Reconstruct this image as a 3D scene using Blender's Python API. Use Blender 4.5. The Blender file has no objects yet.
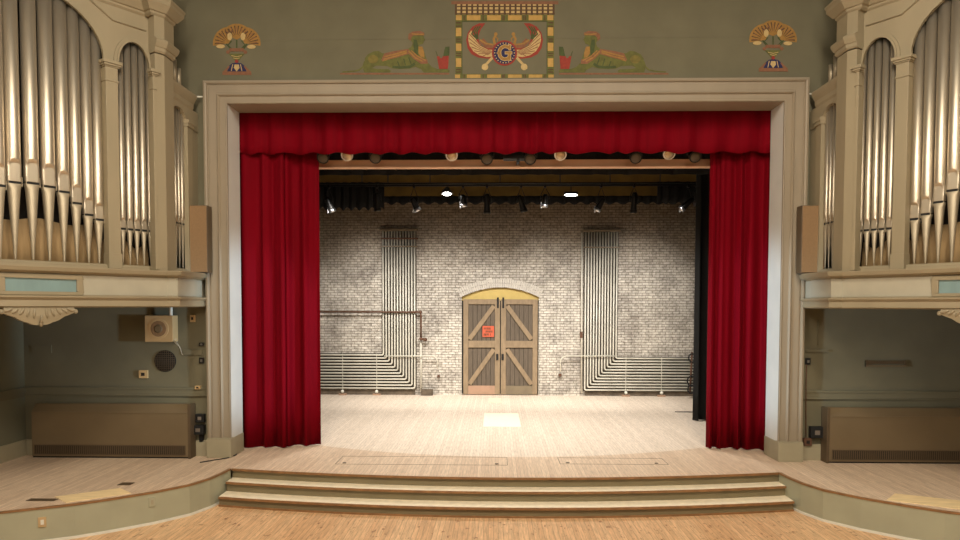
import bpy, bmesh, math, random
from mathutils import Vector, Matrix
PI = math.pi
random.seed(7)
scn = bpy.context.scene
COL = scn.collection

# ------------------------------------------------------------------ camera (solved from the photograph)
FPX = 700.0
YAW, PITCH, ROLL = 0.022654, 0.04018, 0.001953
CAM = Vector((-0.1218, -13.0199, 2.9)); PY = 332.46
_fw = Vector((-math.sin(YAW)*math.cos(PITCH), math.cos(YAW)*math.cos(PITCH), -math.sin(PITCH)))
_r = Vector((math.cos(YAW), math.sin(YAW), 0)); _u = _r.cross(_fw)
_r2 = _r*math.cos(ROLL)+_u*math.sin(ROLL); _u2 = -_r*math.sin(ROLL)+_u*math.cos(ROLL)
cd = bpy.data.cameras.new('camera'); cam = bpy.data.objects.new('camera', cd); COL.objects.link(cam)
cd.sensor_width = 36; cd.lens = FPX/960*36; cd.shift_y = (PY-270)/960; cd.clip_end = 200
cam.matrix_world = Matrix(((_r2.x, _u2.x, -_fw.x, CAM.x), (_r2.y, _u2.y, -_fw.y, CAM.y), (_r2.z, _u2.z, -_fw.z, CAM.z), (0, 0, 0, 1)))
scn.camera = cam

def P(px, py, y):
    "point of the frontal plane at depth y seen at a measured spot of the photograph"
    d = _fw+_r2*((px-480)/FPX)-_u2*((py-PY)/FPX)
    return CAM+d*((y-CAM.y)/d.y)

# ------------------------------------------------------------------ materials
def lin(c):
    return tuple(((v/255)/12.92 if v/255 <= .04045 else ((v/255+.055)/1.055)**2.4) for v in c)+(1,)
def nd(nt, t, **k):
    n = nt.nodes.new(t)
    for a, b in k.items():
        if a.startswith('i_'): n.inputs[a[2:].replace('_', ' ')].default_value = b
        else: setattr(n, a, b)
    return n
def new(name):
    m = bpy.data.materials.new(name); m.use_nodes = True; nt = m.node_tree
    b = nt.nodes['Principled BSDF']; return m, nt, b
def mat(name, rgb, rough=.6, metal=0, var=.12, scale=6, bump=.0, bscale=60, rgb2=None, stretch=(1, 1, 1), sheen=0, emis=0, spec=None):
    m, nt, b = new(name); L = nt.links.new
    tc = nd(nt, 'ShaderNodeTexCoord'); mp = nd(nt, 'ShaderNodeMapping'); mp.inputs['Scale'].default_value = stretch
    L(tc.outputs['Object'], mp.inputs['Vector'])
    no = nd(nt, 'ShaderNodeTexNoise'); no.inputs['Scale'].default_value = scale; no.inputs['Detail'].default_value = 5
    L(mp.outputs['Vector'], no.inputs['Vector'])
    r = nd(nt, 'ShaderNodeValToRGB'); L(no.outputs['Fac'], r.inputs['Fac'])
    c = lin(rgb); c2 = lin(rgb2) if rgb2 else tuple(v*(1+var) for v in c[:3])+(1,)
    c1 = c if rgb2 else tuple(v*(1-var) for v in c[:3])+(1,)
    r.color_ramp.elements[0].position = .3; r.color_ramp.elements[1].position = .7
    r.color_ramp.elements[0].color = c1; r.color_ramp.elements[1].color = tuple(min(1, v) for v in c2)
    L(r.outputs['Color'], b.inputs['Base Color'])
    b.inputs['Roughness'].default_value = rough; b.inputs['Metallic'].default_value = metal
    if spec is not None: b.inputs['Specular IOR Level'].default_value = spec
    if sheen: b.inputs['Sheen Weight'].default_value = sheen; b.inputs['Sheen Roughness'].default_value = .4; b.inputs['Sheen Tint'].default_value = (1, .5, .5, 1)
    if bump:
        n2 = nd(nt, 'ShaderNodeTexNoise'); n2.inputs['Scale'].default_value = bscale; L(mp.outputs['Vector'], n2.inputs['Vector'])
        bp = nd(nt, 'ShaderNodeBump'); bp.inputs['Strength'].default_value = bump; bp.inputs['Distance'].default_value = .01
        L(n2.outputs['Fac'], bp.inputs['Height']); L(bp.outputs['Normal'], b.inputs['Normal'])
    if emis:
        L(r.outputs['Color'], b.inputs['Emission Color']); b.inputs['Emission Strength'].default_value = emis
    return m
def planks(name, ca, cb, width, length, rough, gap=.25, spots=None, bumpy=.15, lo=.8):
    m, nt, b = new(name); L = nt.links.new
    tc = nd(nt, 'ShaderNodeTexCoord'); mp = nd(nt, 'ShaderNodeMapping'); mp.inputs['Rotation'].default_value = (0, 0, PI/2)
    L(tc.outputs['Object'], mp.inputs['Vector'])
    br = nd(nt, 'ShaderNodeTexBrick'); L(mp.outputs['Vector'], br.inputs['Vector'])
    br.inputs['Scale'].default_value = 1; br.inputs['Brick Width'].default_value = length; br.inputs['Row Height'].default_value = width
    br.inputs['Mortar Size'].default_value = width*.03; br.inputs['Bias'].default_value = 0; br.offset = .37; br.offset_frequency = 3
    br.inputs['Color1'].default_value = lin(ca); br.inputs['Color2'].default_value = lin(cb)
    br.inputs['Mortar'].default_value = tuple(v*gap for v in lin(cb)[:3])+(1,)
    no = nd(nt, 'ShaderNodeTexNoise'); no.inputs['Scale'].default_value = 7; no.inputs['Detail'].default_value = 8
    mp2 = nd(nt, 'ShaderNodeMapping'); mp2.inputs['Scale'].default_value = (6, .5, 1); L(tc.outputs['Object'], mp2.inputs['Vector']); L(mp2.outputs['Vector'], no.inputs['Vector'])
    mx = nd(nt, 'ShaderNodeMix', data_type='RGBA', blend_type='MULTIPLY'); mx.inputs[0].default_value = 1
    r = nd(nt, 'ShaderNodeValToRGB'); L(no.outputs['Fac'], r.inputs['Fac']); r.color_ramp.elements[0].position = .3; r.color_ramp.elements[1].position = .72
    r.color_ramp.elements[0].color = (lo, lo, lo, 1); r.color_ramp.elements[1].color = (1.12, 1.12, 1.12, 1)
    L(br.outputs['Color'], mx.inputs[6]); L(r.outputs['Color'], mx.inputs[7]); out = mx.outputs[2]
    if spots:
        n3 = nd(nt, 'ShaderNodeTexNoise'); n3.inputs['Scale'].default_value = 9; n3.inputs['Detail'].default_value = 3
        mp3 = nd(nt, 'ShaderNodeMapping'); mp3.inputs['Scale'].default_value = (1.6, .8, 1); L(tc.outputs['Object'], mp3.inputs['Vector']); L(mp3.outputs['Vector'], n3.inputs['Vector'])
        r3 = nd(nt, 'ShaderNodeValToRGB'); L(n3.outputs['Fac'], r3.inputs['Fac']); r3.color_ramp.elements[0].position = .62; r3.color_ramp.elements[1].position = .74
        m3 = nd(nt, 'ShaderNodeMix', data_type='RGBA'); L(r3.outputs['Color'], m3.inputs[0]); L(out, m3.inputs[6]); m3.inputs[7].default_value = lin(spots); out = m3.outputs[2]
    L(out, b.inputs['Base Color']); b.inputs['Roughness'].default_value = rough
    bp = nd(nt, 'ShaderNodeBump'); bp.inputs['Strength'].default_value = bumpy; bp.inputs['Distance'].default_value = .004
    L(no.outputs['Fac'], bp.inputs['Height']); L(bp.outputs['Normal'], b.inputs['Normal'])
    return m
def brick_mat():
    m, nt, b = new('whitewashed_brick'); L = nt.links.new
    tc = nd(nt, 'ShaderNodeTexCoord'); mp = nd(nt, 'ShaderNodeMapping'); mp.inputs['Rotation'].default_value = (PI/2, 0, 0)
    # object coordinates: x stays, z becomes the second axis
    sp = nd(nt, 'ShaderNodeSeparateXYZ'); L(tc.outputs['Object'], sp.inputs[0]); cb = nd(nt, 'ShaderNodeCombineXYZ')
    L(sp.outputs['X'], cb.inputs['X']); L(sp.outputs['Z'], cb.inputs['Y'])
    wob = nd(nt, 'ShaderNodeTexNoise'); wob.inputs['Scale'].default_value = 5; L(tc.outputs['Object'], wob.inputs['Vector'])
    wm = nd(nt, 'ShaderNodeVectorMath', operation='MULTIPLY_ADD'); L(wob.outputs['Color'], wm.inputs[0]); wm.inputs[1].default_value = (.03, .03, 0); L(cb.outputs[0], wm.inputs[2])
    br = nd(nt, 'ShaderNodeTexBrick'); L(wm.outputs[0], br.inputs['Vector']); br.inputs['Scale'].default_value = 1
    br.inputs['Brick Width'].default_value = .215; br.inputs['Row Height'].default_value = .082; br.inputs['Mortar Size'].default_value = .008; br.inputs['Mortar Smooth'].default_value = .3
    br.inputs['Color1'].default_value = lin((214, 209, 200)); br.inputs['Color2'].default_value = lin((196, 190, 180)); br.inputs['Mortar'].default_value = lin((132, 124, 112))
    n1 = nd(nt, 'ShaderNodeTexNoise'); n1.inputs['Scale'].default_value = .9; n1.inputs['Detail'].default_value = 9; n1.inputs['Roughness'].default_value = .7; L(tc.outputs['Object'], n1.inputs['Vector'])
    r1 = nd(nt, 'ShaderNodeValToRGB'); L(n1.outputs['Fac'], r1.inputs['Fac']); r1.color_ramp.elements[0].position = .36; r1.color_ramp.elements[1].position = .56
    r1.color_ramp.elements[0].color = (.60, .58, .57, 1); r1.color_ramp.elements[1].color = (1.05, 1.04, 1.02, 1)
    m1 = nd(nt, 'ShaderNodeMix', data_type='RGBA', blend_type='MULTIPLY'); m1.inputs[0].default_value = 1; L(br.outputs['Color'], m1.inputs[6]); L(r1.outputs['Color'], m1.inputs[7])
    n2 = nd(nt, 'ShaderNodeTexNoise'); n2.inputs['Scale'].default_value = 14; n2.inputs['Detail'].default_value = 4; L(tc.outputs['Object'], n2.inputs['Vector'])
    r2 = nd(nt, 'ShaderNodeValToRGB'); L(n2.outputs['Fac'], r2.inputs['Fac']); r2.color_ramp.elements[0].position = .3; r2.color_ramp.elements[1].position = .6
    r2.color_ramp.elements[0].color = (.6, .58, .56, 1); r2.color_ramp.elements[1].color = (1.05, 1.05, 1.05, 1)
    m2 = nd(nt, 'ShaderNodeMix', data_type='RGBA', blend_type='MULTIPLY'); m2.inputs[0].default_value = 1; L(m1.outputs[2], m2.inputs[6]); L(r2.outputs['Color'], m2.inputs[7])
    # bare brick where the whitewash stops: ragged line about five metres up
    ma = nd(nt, 'ShaderNodeMath', operation='MULTIPLY_ADD'); L(n1.outputs['Fac'], ma.inputs[0]); ma.inputs[1].default_value = 1.6; L(sp.outputs['Z'], ma.inputs[2])
    mr = nd(nt, 'ShaderNodeMapRange'); mr.inputs['From Min'].default_value = 4.7; mr.inputs['From Max'].default_value = 6.6; L(ma.outputs[0], mr.inputs['Value'])
    b2 = nd(nt, 'ShaderNodeMix', data_type='RGBA', blend_type='MULTIPLY'); b2.inputs[0].default_value = 1; L(m2.outputs[2], b2.inputs[6]); b2.inputs[7].default_value = (.36, .29, .22, 1)
    m3 = nd(nt, 'ShaderNodeMix', data_type='RGBA'); L(mr.outputs[0], m3.inputs[0]); L(m2.outputs[2], m3.inputs[6]); L(b2.outputs[2], m3.inputs[7])
    L(m3.outputs[2], b.inputs['Base Color']); b.inputs['Roughness'].default_value = .85
    iv = nd(nt, 'ShaderNodeMath', operation='SUBTRACT'); iv.inputs[0].default_value = 1; L(br.outputs['Fac'], iv.inputs[1])
    bp = nd(nt, 'ShaderNodeBump'); bp.inputs['Strength'].default_value = .8; bp.inputs['Distance'].default_value = .02; L(iv.outputs[0], bp.inputs['Height']); L(bp.outputs['Normal'], b.inputs['Normal'])
    return m

M = dict(
    plaster=mat('olive_plaster', (106, 101, 80), .9, var=.10, scale=1.3, bump=.2, bscale=9),
    sideplaster=mat('green_plaster', (108, 106, 86), .9, var=.07, scale=1.5),
    stone=mat('mauve_painted_plaster', (142, 129, 109), .55, var=.05, scale=3, stretch=(1, 1, .3)),
    reveal=mat('pale_grey_plaster', (206, 206, 200), .6, var=.04, scale=2),
    plinth=mat('cream_grey_plinth', (156, 147, 122), .55, var=.05, scale=4),
    organ=mat('organ_grey_paint', (143, 131, 106), .5, var=.05, scale=3, stretch=(1, 1, .3)),
    pale=mat('organ_pale_paint', (166, 160, 142), .5, var=.06, scale=3),
    blue=mat('dusty_blue_panel', (118, 142, 142), .5, var=.08, scale=8, stretch=(1, 1, .3)),
    pipe=mat('dull_tin_metal', (204, 192, 172), .43, .88, var=.05, scale=5, stretch=(3, 3, .3), bump=.03, bscale=30),
    pipelip=mat('tin_lip_metal', (168, 156, 134), .55, .6, var=.05, scale=8),
    black=mat('flat_black', (12, 11, 10), .7, var=.2),
    dark=mat('dark_brown_void', (26, 20, 15), .9),
    drape=mat('tan_dust_cloth', (158, 132, 94), .9, var=.15, scale=3, stretch=(3, 3, .6)),
    velvet=mat('crimson_velvet', (108, 0, 15), .8, var=.12, scale=2, stretch=(4, 4, .4), spec=.08),
    blackcloth=mat('black_drape_cloth', (14, 14, 14), .9, var=.2),
    oakedge=mat('worn_oak_nosing', (138, 100, 64), .45, var=.25, scale=8),
    riser=mat('olive_riser_paint', (124, 112, 84), .6, var=.08, scale=3),
    tread=mat('worn_pale_tread', (232, 218, 190), .5, var=.10, scale=9),
    apron=mat('sage_apron_paint', (160, 158, 134), .6, var=.06, scale=2),
    white=mat('white_paint', (214, 212, 200), .5, var=.04),
    beige=mat('beige_plastic', (188, 160, 116), .5, var=.04),
    heater=mat('brown_enamel', (110, 94, 70), .45, var=.06, scale=2),
    heatdark=mat('dark_enamel', (84, 68, 48), .5, var=.06),
    cork=mat('tan_speaker_cloth', (134, 106, 74), .85, var=.06, scale=30, bump=.2, bscale=300),
    ply=mat('bare_plywood', (234, 208, 160), .6, var=.12, scale=5, stretch=(.6, 4, 1)),
    matwhite=mat('cream_floor_patch', (240, 240, 214), .6, var=.04, scale=12),
    conduit=mat('painted_conduit', (206, 202, 188), .4, var=.12, scale=3),
    rust=mat('rusty_iron', (92, 62, 44), .7, var=.25, scale=20),
    dirt=mat('grimy_base', (96, 84, 70), .9, var=.35, scale=6),
    gapshade=mat('conduit_gap_shade', (66, 58, 48), .9, var=.2, scale=4),  # shade between the conduits, put into a dark colour
    voussoir=mat('whitewashed_arch_brick', (196, 190, 180), .85, var=.12, scale=9),
    mustard=mat('mustard_board', (190, 166, 98), .7, var=.06),
    pine=mat('weathered_pine_frame', (140, 120, 94), .7, var=.15, scale=6, stretch=(2, 2, .8)),
    plank=mat('grey_brown_planks', (96, 84, 70), .75, var=.22, scale=8, stretch=(8, 1, .5), bump=.3, bscale=20),
    kick=mat('pinkish_kick_board', (164, 132, 108), .7, var=.1, scale=5),
    kickg=mat('grey_kick_board', (122, 108, 86), .7, var=.1, scale=5),
    orange=mat('orange_sign', (196, 88, 58), .6, var=.04),
    beam=mat('pale_timber_beam', (226, 182, 146), .6, var=.08, scale=4, stretch=(.3, 1, 2)),
    ochre=mat('ochre_painted_steel', (118, 92, 36), .8, var=.25, scale=2),
    steel=mat('bright_steel', (190, 190, 195), .3, 1, var=.05),
    gun=mat('black_metal', (24, 23, 22), .45, .4, var=.1),
    lens=mat('glass_lens', (190, 170, 140), .15, .6, var=.2, scale=20),
    lamp_on=mat('lit_lamp', (255, 250, 240), .5, emis=30),
    tube_on=mat('lit_tube', (255, 250, 240), .5, emis=9),
    gold=mat('painted_gold', (150, 112, 54), .8, var=.15, scale=20),
    cream=mat('painted_cream', (186, 160, 108), .8, var=.12, scale=20),
    olive=mat('painted_olive', (112, 100, 46), .8, var=.2, scale=14),
    green=mat('painted_green', (94, 94, 44), .8, var=.2, scale=14),
    dgreen=mat('painted_dark_green', (66, 76, 38), .8, var=.2, scale=14),
    red=mat('painted_red', (140, 50, 36), .8, var=.12, scale=20),
    brick_red=mat('painted_terracotta', (128, 86, 60), .8, var=.15, scale=20),
    brownp=mat('painted_brown', (84, 60, 38), .8, var=.15, scale=20),
    navy=mat('painted_navy', (34, 34, 74), .8, var=.1),
    yellow=mat('painted_yellow', (178, 142, 76), .8, var=.12, scale=14),
    stagefloor=planks('stage_boards', (232, 216, 198), (220, 203, 184), .062, 2.4, .55, .62),
    apronfloor=planks('apron_boards', (222, 198, 172), (206, 180, 154), .062, 2.4, .5, .6),
    hallfloor=planks('hall_boards', (228, 188, 144), (212, 168, 124), .075, 2.0, .42, .45, lo=.68, spots=(128, 80, 44)),
    brick=brick_mat(),
)

# ------------------------------------------------------------------ mesh building
class MB:
    def __init__(s): s.v = []; s.f = []; s.mi = []; s.mats = []; s.m = 0; s.sm = []
    def use(s, m):
        m = M[m] if isinstance(m, str) else m
        if m not in s.mats: s.mats.append(m)
        s.m = s.mats.index(m); return s
    def add(s, vs, fs, smooth=False):
        o = len(s.v); s.v += [tuple(v) for v in vs]
        for f in fs: s.f.append(tuple(i+o for i in f)); s.mi.append(s.m); s.sm.append(smooth)
        return s
    def box(s, a, b, mx=None):
        x0, y0, z0 = [min(p, q) for p, q in zip(a, b)]; x1, y1, z1 = [max(p, q) for p, q in zip(a, b)]
        vs = [(x0, y0, z0), (x1, y0, z0), (x1, y1, z0), (x0, y1, z0), (x0, y0, z1), (x1, y0, z1), (x1, y1, z1), (x0, y1, z1)]
        if mx: vs = [mx(v) for v in vs]
        return s.add(vs, [(0, 3, 2, 1), (4, 5, 6, 7), (0, 1, 5, 4), (1, 2, 6, 5), (2, 3, 7, 6), (3, 0, 4, 7)])
    def rings(s, rings, smooth=False, cap=True, closed=True):
        n = len(rings[0]); vs = [p for r in rings for p in r]; fs = []
        for k in range(len(rings)-1):
            for i in range(n if closed else n-1):
                j = (i+1) % n; fs.append((k*n+i, k*n+j, (k+1)*n+j, (k+1)*n+i))
        s.add(vs, fs, smooth)
        if cap:
            s.add(rings[0], [tuple(range(n))[::-1]]); s.add(rings[-1], [tuple(range(n))])
        return s
    def prism(s, poly, z0, z1, fn=None):
        fn = fn or (lambda x, y, z: (x, y, z))
        return s.rings([[fn(x, y, z0) for x, y in poly], [fn(x, y, z1) for x, y in poly]])
    def tube(s, pts, r, n=10, cap=True, smooth=True):
        pts = [Vector(p) for p in pts]; rs = r if isinstance(r, (list, tuple)) else [r]*len(pts); rings = []
        up = None
        for i, p in enumerate(pts):
            t = (pts[min(i+1, len(pts)-1)]-pts[max(i-1, 0)]).normalized()
            if up is None:
                up = Vector((0, 0, 1)) if abs(t.z) < .9 else Vector((0, 1, 0))
            a = t.cross(up).normalized(); up = a.cross(t).normalized()
            rings.append([tuple(p+(a*math.cos(2*PI*k/n)+up*math.sin(2*PI*k/n))*rs[i]) for k in range(n)])
        return s.rings(rings, smooth, cap)
    def ball(s, c, r, n=10, m=6, sc=(1, 1, 1)):
        R = []
        for j in range(m+1):
            a = -PI/2+PI*j/m; rr = max(math.cos(a), .02)
            R.append([(c[0]+r*sc[0]*rr*math.cos(2*PI*k/n), c[1]+r*sc[1]*rr*math.sin(2*PI*k/n), c[2]+r*sc[2]*math.sin(a)) for k in range(n)])
        return s.rings(R, True)
    def build(s, name, m=None, parent=None, flip=None, bevel=0, recalc=True, autosm=False):
        me = bpy.data.meshes.new(name)
        if m is not None and not s.mats: s.use(m)
        v = s.v if flip is None else [flip(q) for q in s.v]
        me.from_pydata(v, [], s.f); me.update()
        for mm in s.mats: me.materials.append(mm)
        for p, i, q in zip(me.polygons, s.mi, s.sm): p.material_index = i; p.use_smooth = q
        if recalc:
            bm = bmesh.new(); bm.from_mesh(me); bmesh.ops.remove_doubles(bm, verts=bm.verts, dist=1e-5)
            bmesh.ops.recalc_face_normals(bm, faces=bm.faces); bm.to_mesh(me); bm.free()
        o = bpy.data.objects.new(name, me); COL.objects.link(o)
        if parent:
            o.parent = parent; o.matrix_parent_inverse = Matrix.Translation(-parent.location)
        if bevel:
            b = o.modifiers.new('bevel', 'BEVEL'); b.width = bevel; b.segments = 2; b.limit_method = 'ANGLE'
        return o
def tag(o, label, cat, group=None):
    o['label'] = label; o['category'] = cat
    if group: o['group'] = group
    return o
def thing(name, label, cat, loc=(0, 0, 0), group=None):
    o = bpy.data.objects.new(name, None); COL.objects.link(o); o.location = loc; o.empty_display_size = .2
    return tag(o, label, cat, group)
def struct(o): o['kind'] = 'structure'; return o
def T(v, loc): return (v[0]-loc[0], v[1]-loc[1], v[2]-loc[2])

# ================================================================== SETTING
WL = 9.13                      # half width of the hall
OX, OZ = 5.547, 7.02           # outer edge of the proscenium frame
IX, IZ, RD = 5.116, 6.603, .62 # inner edge and reveal depth
def front_arc(x, y0, sag=.5): return y0+sag*(x/4.75)**2
WING = [(4.78, -.90), (4.80, -1.25), (4.86, -1.6), (5.02, -2.02), (5.38, -2.46), (5.84, -2.87), (6.2, -3.14), (7.0, -3.56), (8.0, -3.95), (9.12, -4.25)]
SEAM = lambda x: .2+1.0*(abs(x-.15)/3.95)**2
# hall floor
b = MB(); b.box((-WL, -17, -.6), (WL, 2, -.5)); struct(b.build('floor', 'hallfloor'))
# stage boards behind the old curved seam, and apron boards in front of it
xs = [-3.95+i*(8.2/40) for i in range(41)]
seam = [(-WL, 1.2), (-3.95, 1.2)]+[(x, min(1.2, SEAM(x))) for x in xs[1:-1]]+[(4.25, 1.2), (WL, 1.2)]
b = MB(); b.prism(seam+[(WL, 9.6), (-WL, 9.6)], -.49, 0); struct(b.build('floor', 'stagefloor'))
edge = [(-x, y) for x, y in WING[::-1]]+[(x, front_arc(x, -1.40)) for x in [-4.6+i*.46 for i in range(21)]]+WING
b = MB(); b.prism(edge+seam[::-1], -.018, 0); struct(b.build('floor', 'apronfloor'))
# curved painted fascia of both wings with wooden edge and white base strip
for sd, nm in ((-1, 'left'), (1, 'right')):
    pts = [(sd*x, y) for x, y in WING]
    def band(off0, off1, z0, z1):
        R = []
        for i, (x, y) in enumerate(pts):
            a = Vector(pts[max(i-1, 0)]); c = Vector(pts[min(i+1, len(pts)-1)]); t = (c-a).normalized(); n = Vector((t.y, -t.x))
            if n.y > 0: n = -n
            if i == 0: n = Vector((-sd*.9, -.1))
            p = Vector((x, y))
            R.append([(p.x+n.x*off0, p.y+n.y*off0, z0), (p.x+n.x*off1, p.y+n.y*off1, z0), (p.x+n.x*off1, p.y+n.y*off1, z1), (p.x+n.x*off0, p.y+n.y*off0, z1)])
        return MB().rings(R)
    struct(band(-.25, -.004, -.5, -.019).build('wall_stage_front_'+nm, 'apron'))
    struct(band(-.05, .006, -.02, .004).build('trim_1', 'oakedge'))
    struct(band(-.012, .008, -.5, -.462).build('baseboard_stage_'+nm, 'white'))
# steps
st = thing('stage_steps', 'three broad curved steps with olive risers up to the stage', 'steps', (0, -1.6, -.5))
def arcpoly(y0, back, x0=-4.765, x1=4.80, n=32):
    f = [(x0+(x1-x0)*i/n, front_arc(x0+(x1-x0)*i/n, y0)) for i in range(n+1)]
    return f+[(x1, front_arc(x1, back)), (x0, front_arc(x0, back))] if back is None else f+[(x, front_arc(x, back)) for x, _ in f[::-1]]
for k, (y0, yb, zt) in enumerate(((-1.40, -1.2, 0), (-1.68, -1.3, -.165), (-2.01, -1.6, -.333))):
    zb = (-.165, -.333, -.5)[k]
    MB().prism(arcpoly(y0+.03, yb), zb, zt-.035).build('riser', 'riser', st)
    if k: MB().prism(arcpoly(y0+.004, yb+.1), zt-.034, zt).build('tread', 'tread', st)
    MB().prism(arcpoly(y0-.008, y0+.02), zt-.036, zt+.001).build('nosing', 'oakedge', st)
MB().prism(arcpoly(-2.005, -1.98), -.5, -.47).build('toe_strip', 'oakedge', st)
# hall side walls, ceiling
for sd, nm in ((-1, 'left'), (1, 'right')):
    x = WL*sd
    struct(MB().box((x, -17, -.6), (x+.2*sd, .6, 10.2)).build('wall_'+nm, 'sideplaster'))
    b = MB(); b.box((x-.045*sd, -5, 1.2), (x, .1, 1.30)); b.box((x-.02*sd, -5, 1.12), (x, .1, 1.2)); struct(b.build('trim_2', 'plaster'))
    struct(MB().box((x-.03*sd, -4, 0), (x, .1, .30)).build('baseboard_'+nm, 'plinth'))
# proscenium wall around the frame
YW = .12
b = MB()
b.box((-WL, YW, -.02), (-IX-.02, YW+.38, 10.2)); b.box((IX+.02, YW, -.02), (WL, YW+.38, 10.2)); b.box((-IX-.02, YW, IZ+.02), (IX+.02, YW+.38, 10.2))
struct(b.build('wall_front', 'plaster'))
# thin plaster joints above the frame
b = MB(); b.box((-5.1, YW-.004, 7.80), (-.95, YW, 7.806)); b.box((.95, YW-.004, 7.80), (5.1, YW, 7.806)); b.box((-5.3, YW-.012, 7.04), (5.3, YW, 7.085))
struct(b.build('trim_3', 'plaster'))
# moulded frame: profile (w across from the outer edge, y)
prof = [(0, .12), (0, -.04), (.035, -.05), (.06, -.04), (.07, -.01), (.09, -.01), (.10, -.025), (.24, -.02), (.255, -.045), (.275, -.05), (.29, -.03), (.30, -.008), (.40, -.008), (.415, -.02), (.431, -.015), (.431, .031)]
def frame_ring(w, y, zb=0):
    k = w*(OZ-IZ)/.431
    return [(-OX+w, y, zb), (-OX+w, y, OZ-k), (OX-w, y, OZ-k), (OX-w, y, zb)]
b = MB(); R = [frame_ring(w, y) for w, y in prof]
for i in range(len(R)-1):
    for j in range(3): b.add([R[i][j], R[i][j+1], R[i+1][j+1], R[i+1][j]], [(0, 1, 2, 3)])
struct(b.build('trim_4', 'stone'))
for sd in (-1, 1):
    b = MB(); b.box((sd*(OX+.01), -.07, 0), (sd*(IX-.012), .13, .36)); b.box((sd*(OX+.005), -.06, .36), (sd*(IX-.008), .1, .375)); b.box((sd*(IX-.014), -.068, 0), (sd*(IX+.3), RD+.01, .36))
    struct(b.build('baseboard_frame', 'plinth', bevel=.008))
    struct(MB().box((sd*IX, .03, 0), (sd*(IX+.35), RD, IZ+.3)).build('wall_reveal', 'reveal'))
struct(MB().box((-IX-.35, .03, IZ), (IX+.35, RD, IZ+.3)).build('wall_reveal', 'stone'))
# wing walls: chair rail, base board
for sd, nm in ((-1, 'left'), (1, 'right')):
    b = MB(); a, c = sd*5.56, sd*WL
    b.box((a, YW-.05, 1.27), (c, YW, 1.31)); b.box((a, YW-.03, 1.17), (c, YW, 1.27)); b.box((a, YW-.045, 1.145), (c, YW, 1.17))
    struct(b.build('trim_5', 'plaster', bevel=.006))
    b = MB(); b.box((a, YW-.04, 0), (c, YW, .27)); b.box((a, YW-.03, .27), (c, YW, .30)); struct(b.build('baseboard_wing', 'plinth'))
# stage house
struct(MB().box((-WL, .5, 0), (-WL+.15, 9.25, 8.6)).build('wall_stage_left', 'plank'))
struct(MB().box((WL-.15, .5, 0), (WL, 9.25, 8.6)).build('wall_stage_right', 'plank'))
struct(MB().box((-WL, .5, 8.6), (WL, 9.6, 8.75)).build('ceiling', 'dark'))
# brick back wall with the arched door opening
YB = 9.25; D0, D1 = -1.21, 1.24; DC = (D0+D1)/2; DH = (D1-D0)/2
def arch_z(x): return 3.13+.30*math.sqrt(max(0, 1-((x-DC)/DH)**2))*1.0 if False else 3.13+.30*(1-((x-DC)/DH)**2)
b = MB(); b.box((-WL, YB, 0), (D0, YB+.35, 8.6)); b.box((D1, YB, 0), (WL, YB+.35, 8.6))
n = 20; ax = [D0+(D1-D0)*i/n for i in range(n+1)]
b.rings([[(x, YB, arch_z(x)), (x, YB+.35, arch_z(x)), (x, YB+.35, 8.6), (x, YB, 8.6)] for x in ax])
struct(b.build('wall_back', 'brick'))
b = MB(); rad = (DH**2+.30**2)/(2*.30); cz = 3.43-rad; a0 = math.asin(DH/rad)
for row in range(2):
    for i in range(38):
        ta = -a0*1.02+2.04*a0*i/38; tb = ta+2.04*a0/38*.82
        r0 = rad+.01+row*.14; r1 = r0+.128
        q = [(DC+r*math.sin(t), cz+r*math.cos(t)) for r, t in ((r0, ta), (r0, tb), (r1, tb), (r1, ta))]
        b.rings([[(x, YB-.015, z) for x, z in q], [(x, YB+.02, z) for x, z in q]])
struct(b.build('trim_6', 'voussoir'))
# mustard board under the arch
b = MB(); b.rings([[(x, YB+.1, 3.02), (x, YB+.14, 3.02), (x, YB+.14, arch_z(x)+.02), (x, YB+.1, arch_z(x)+.02)] for x in ax]); struct(b.build('trim_7', 'mustard'))
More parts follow.
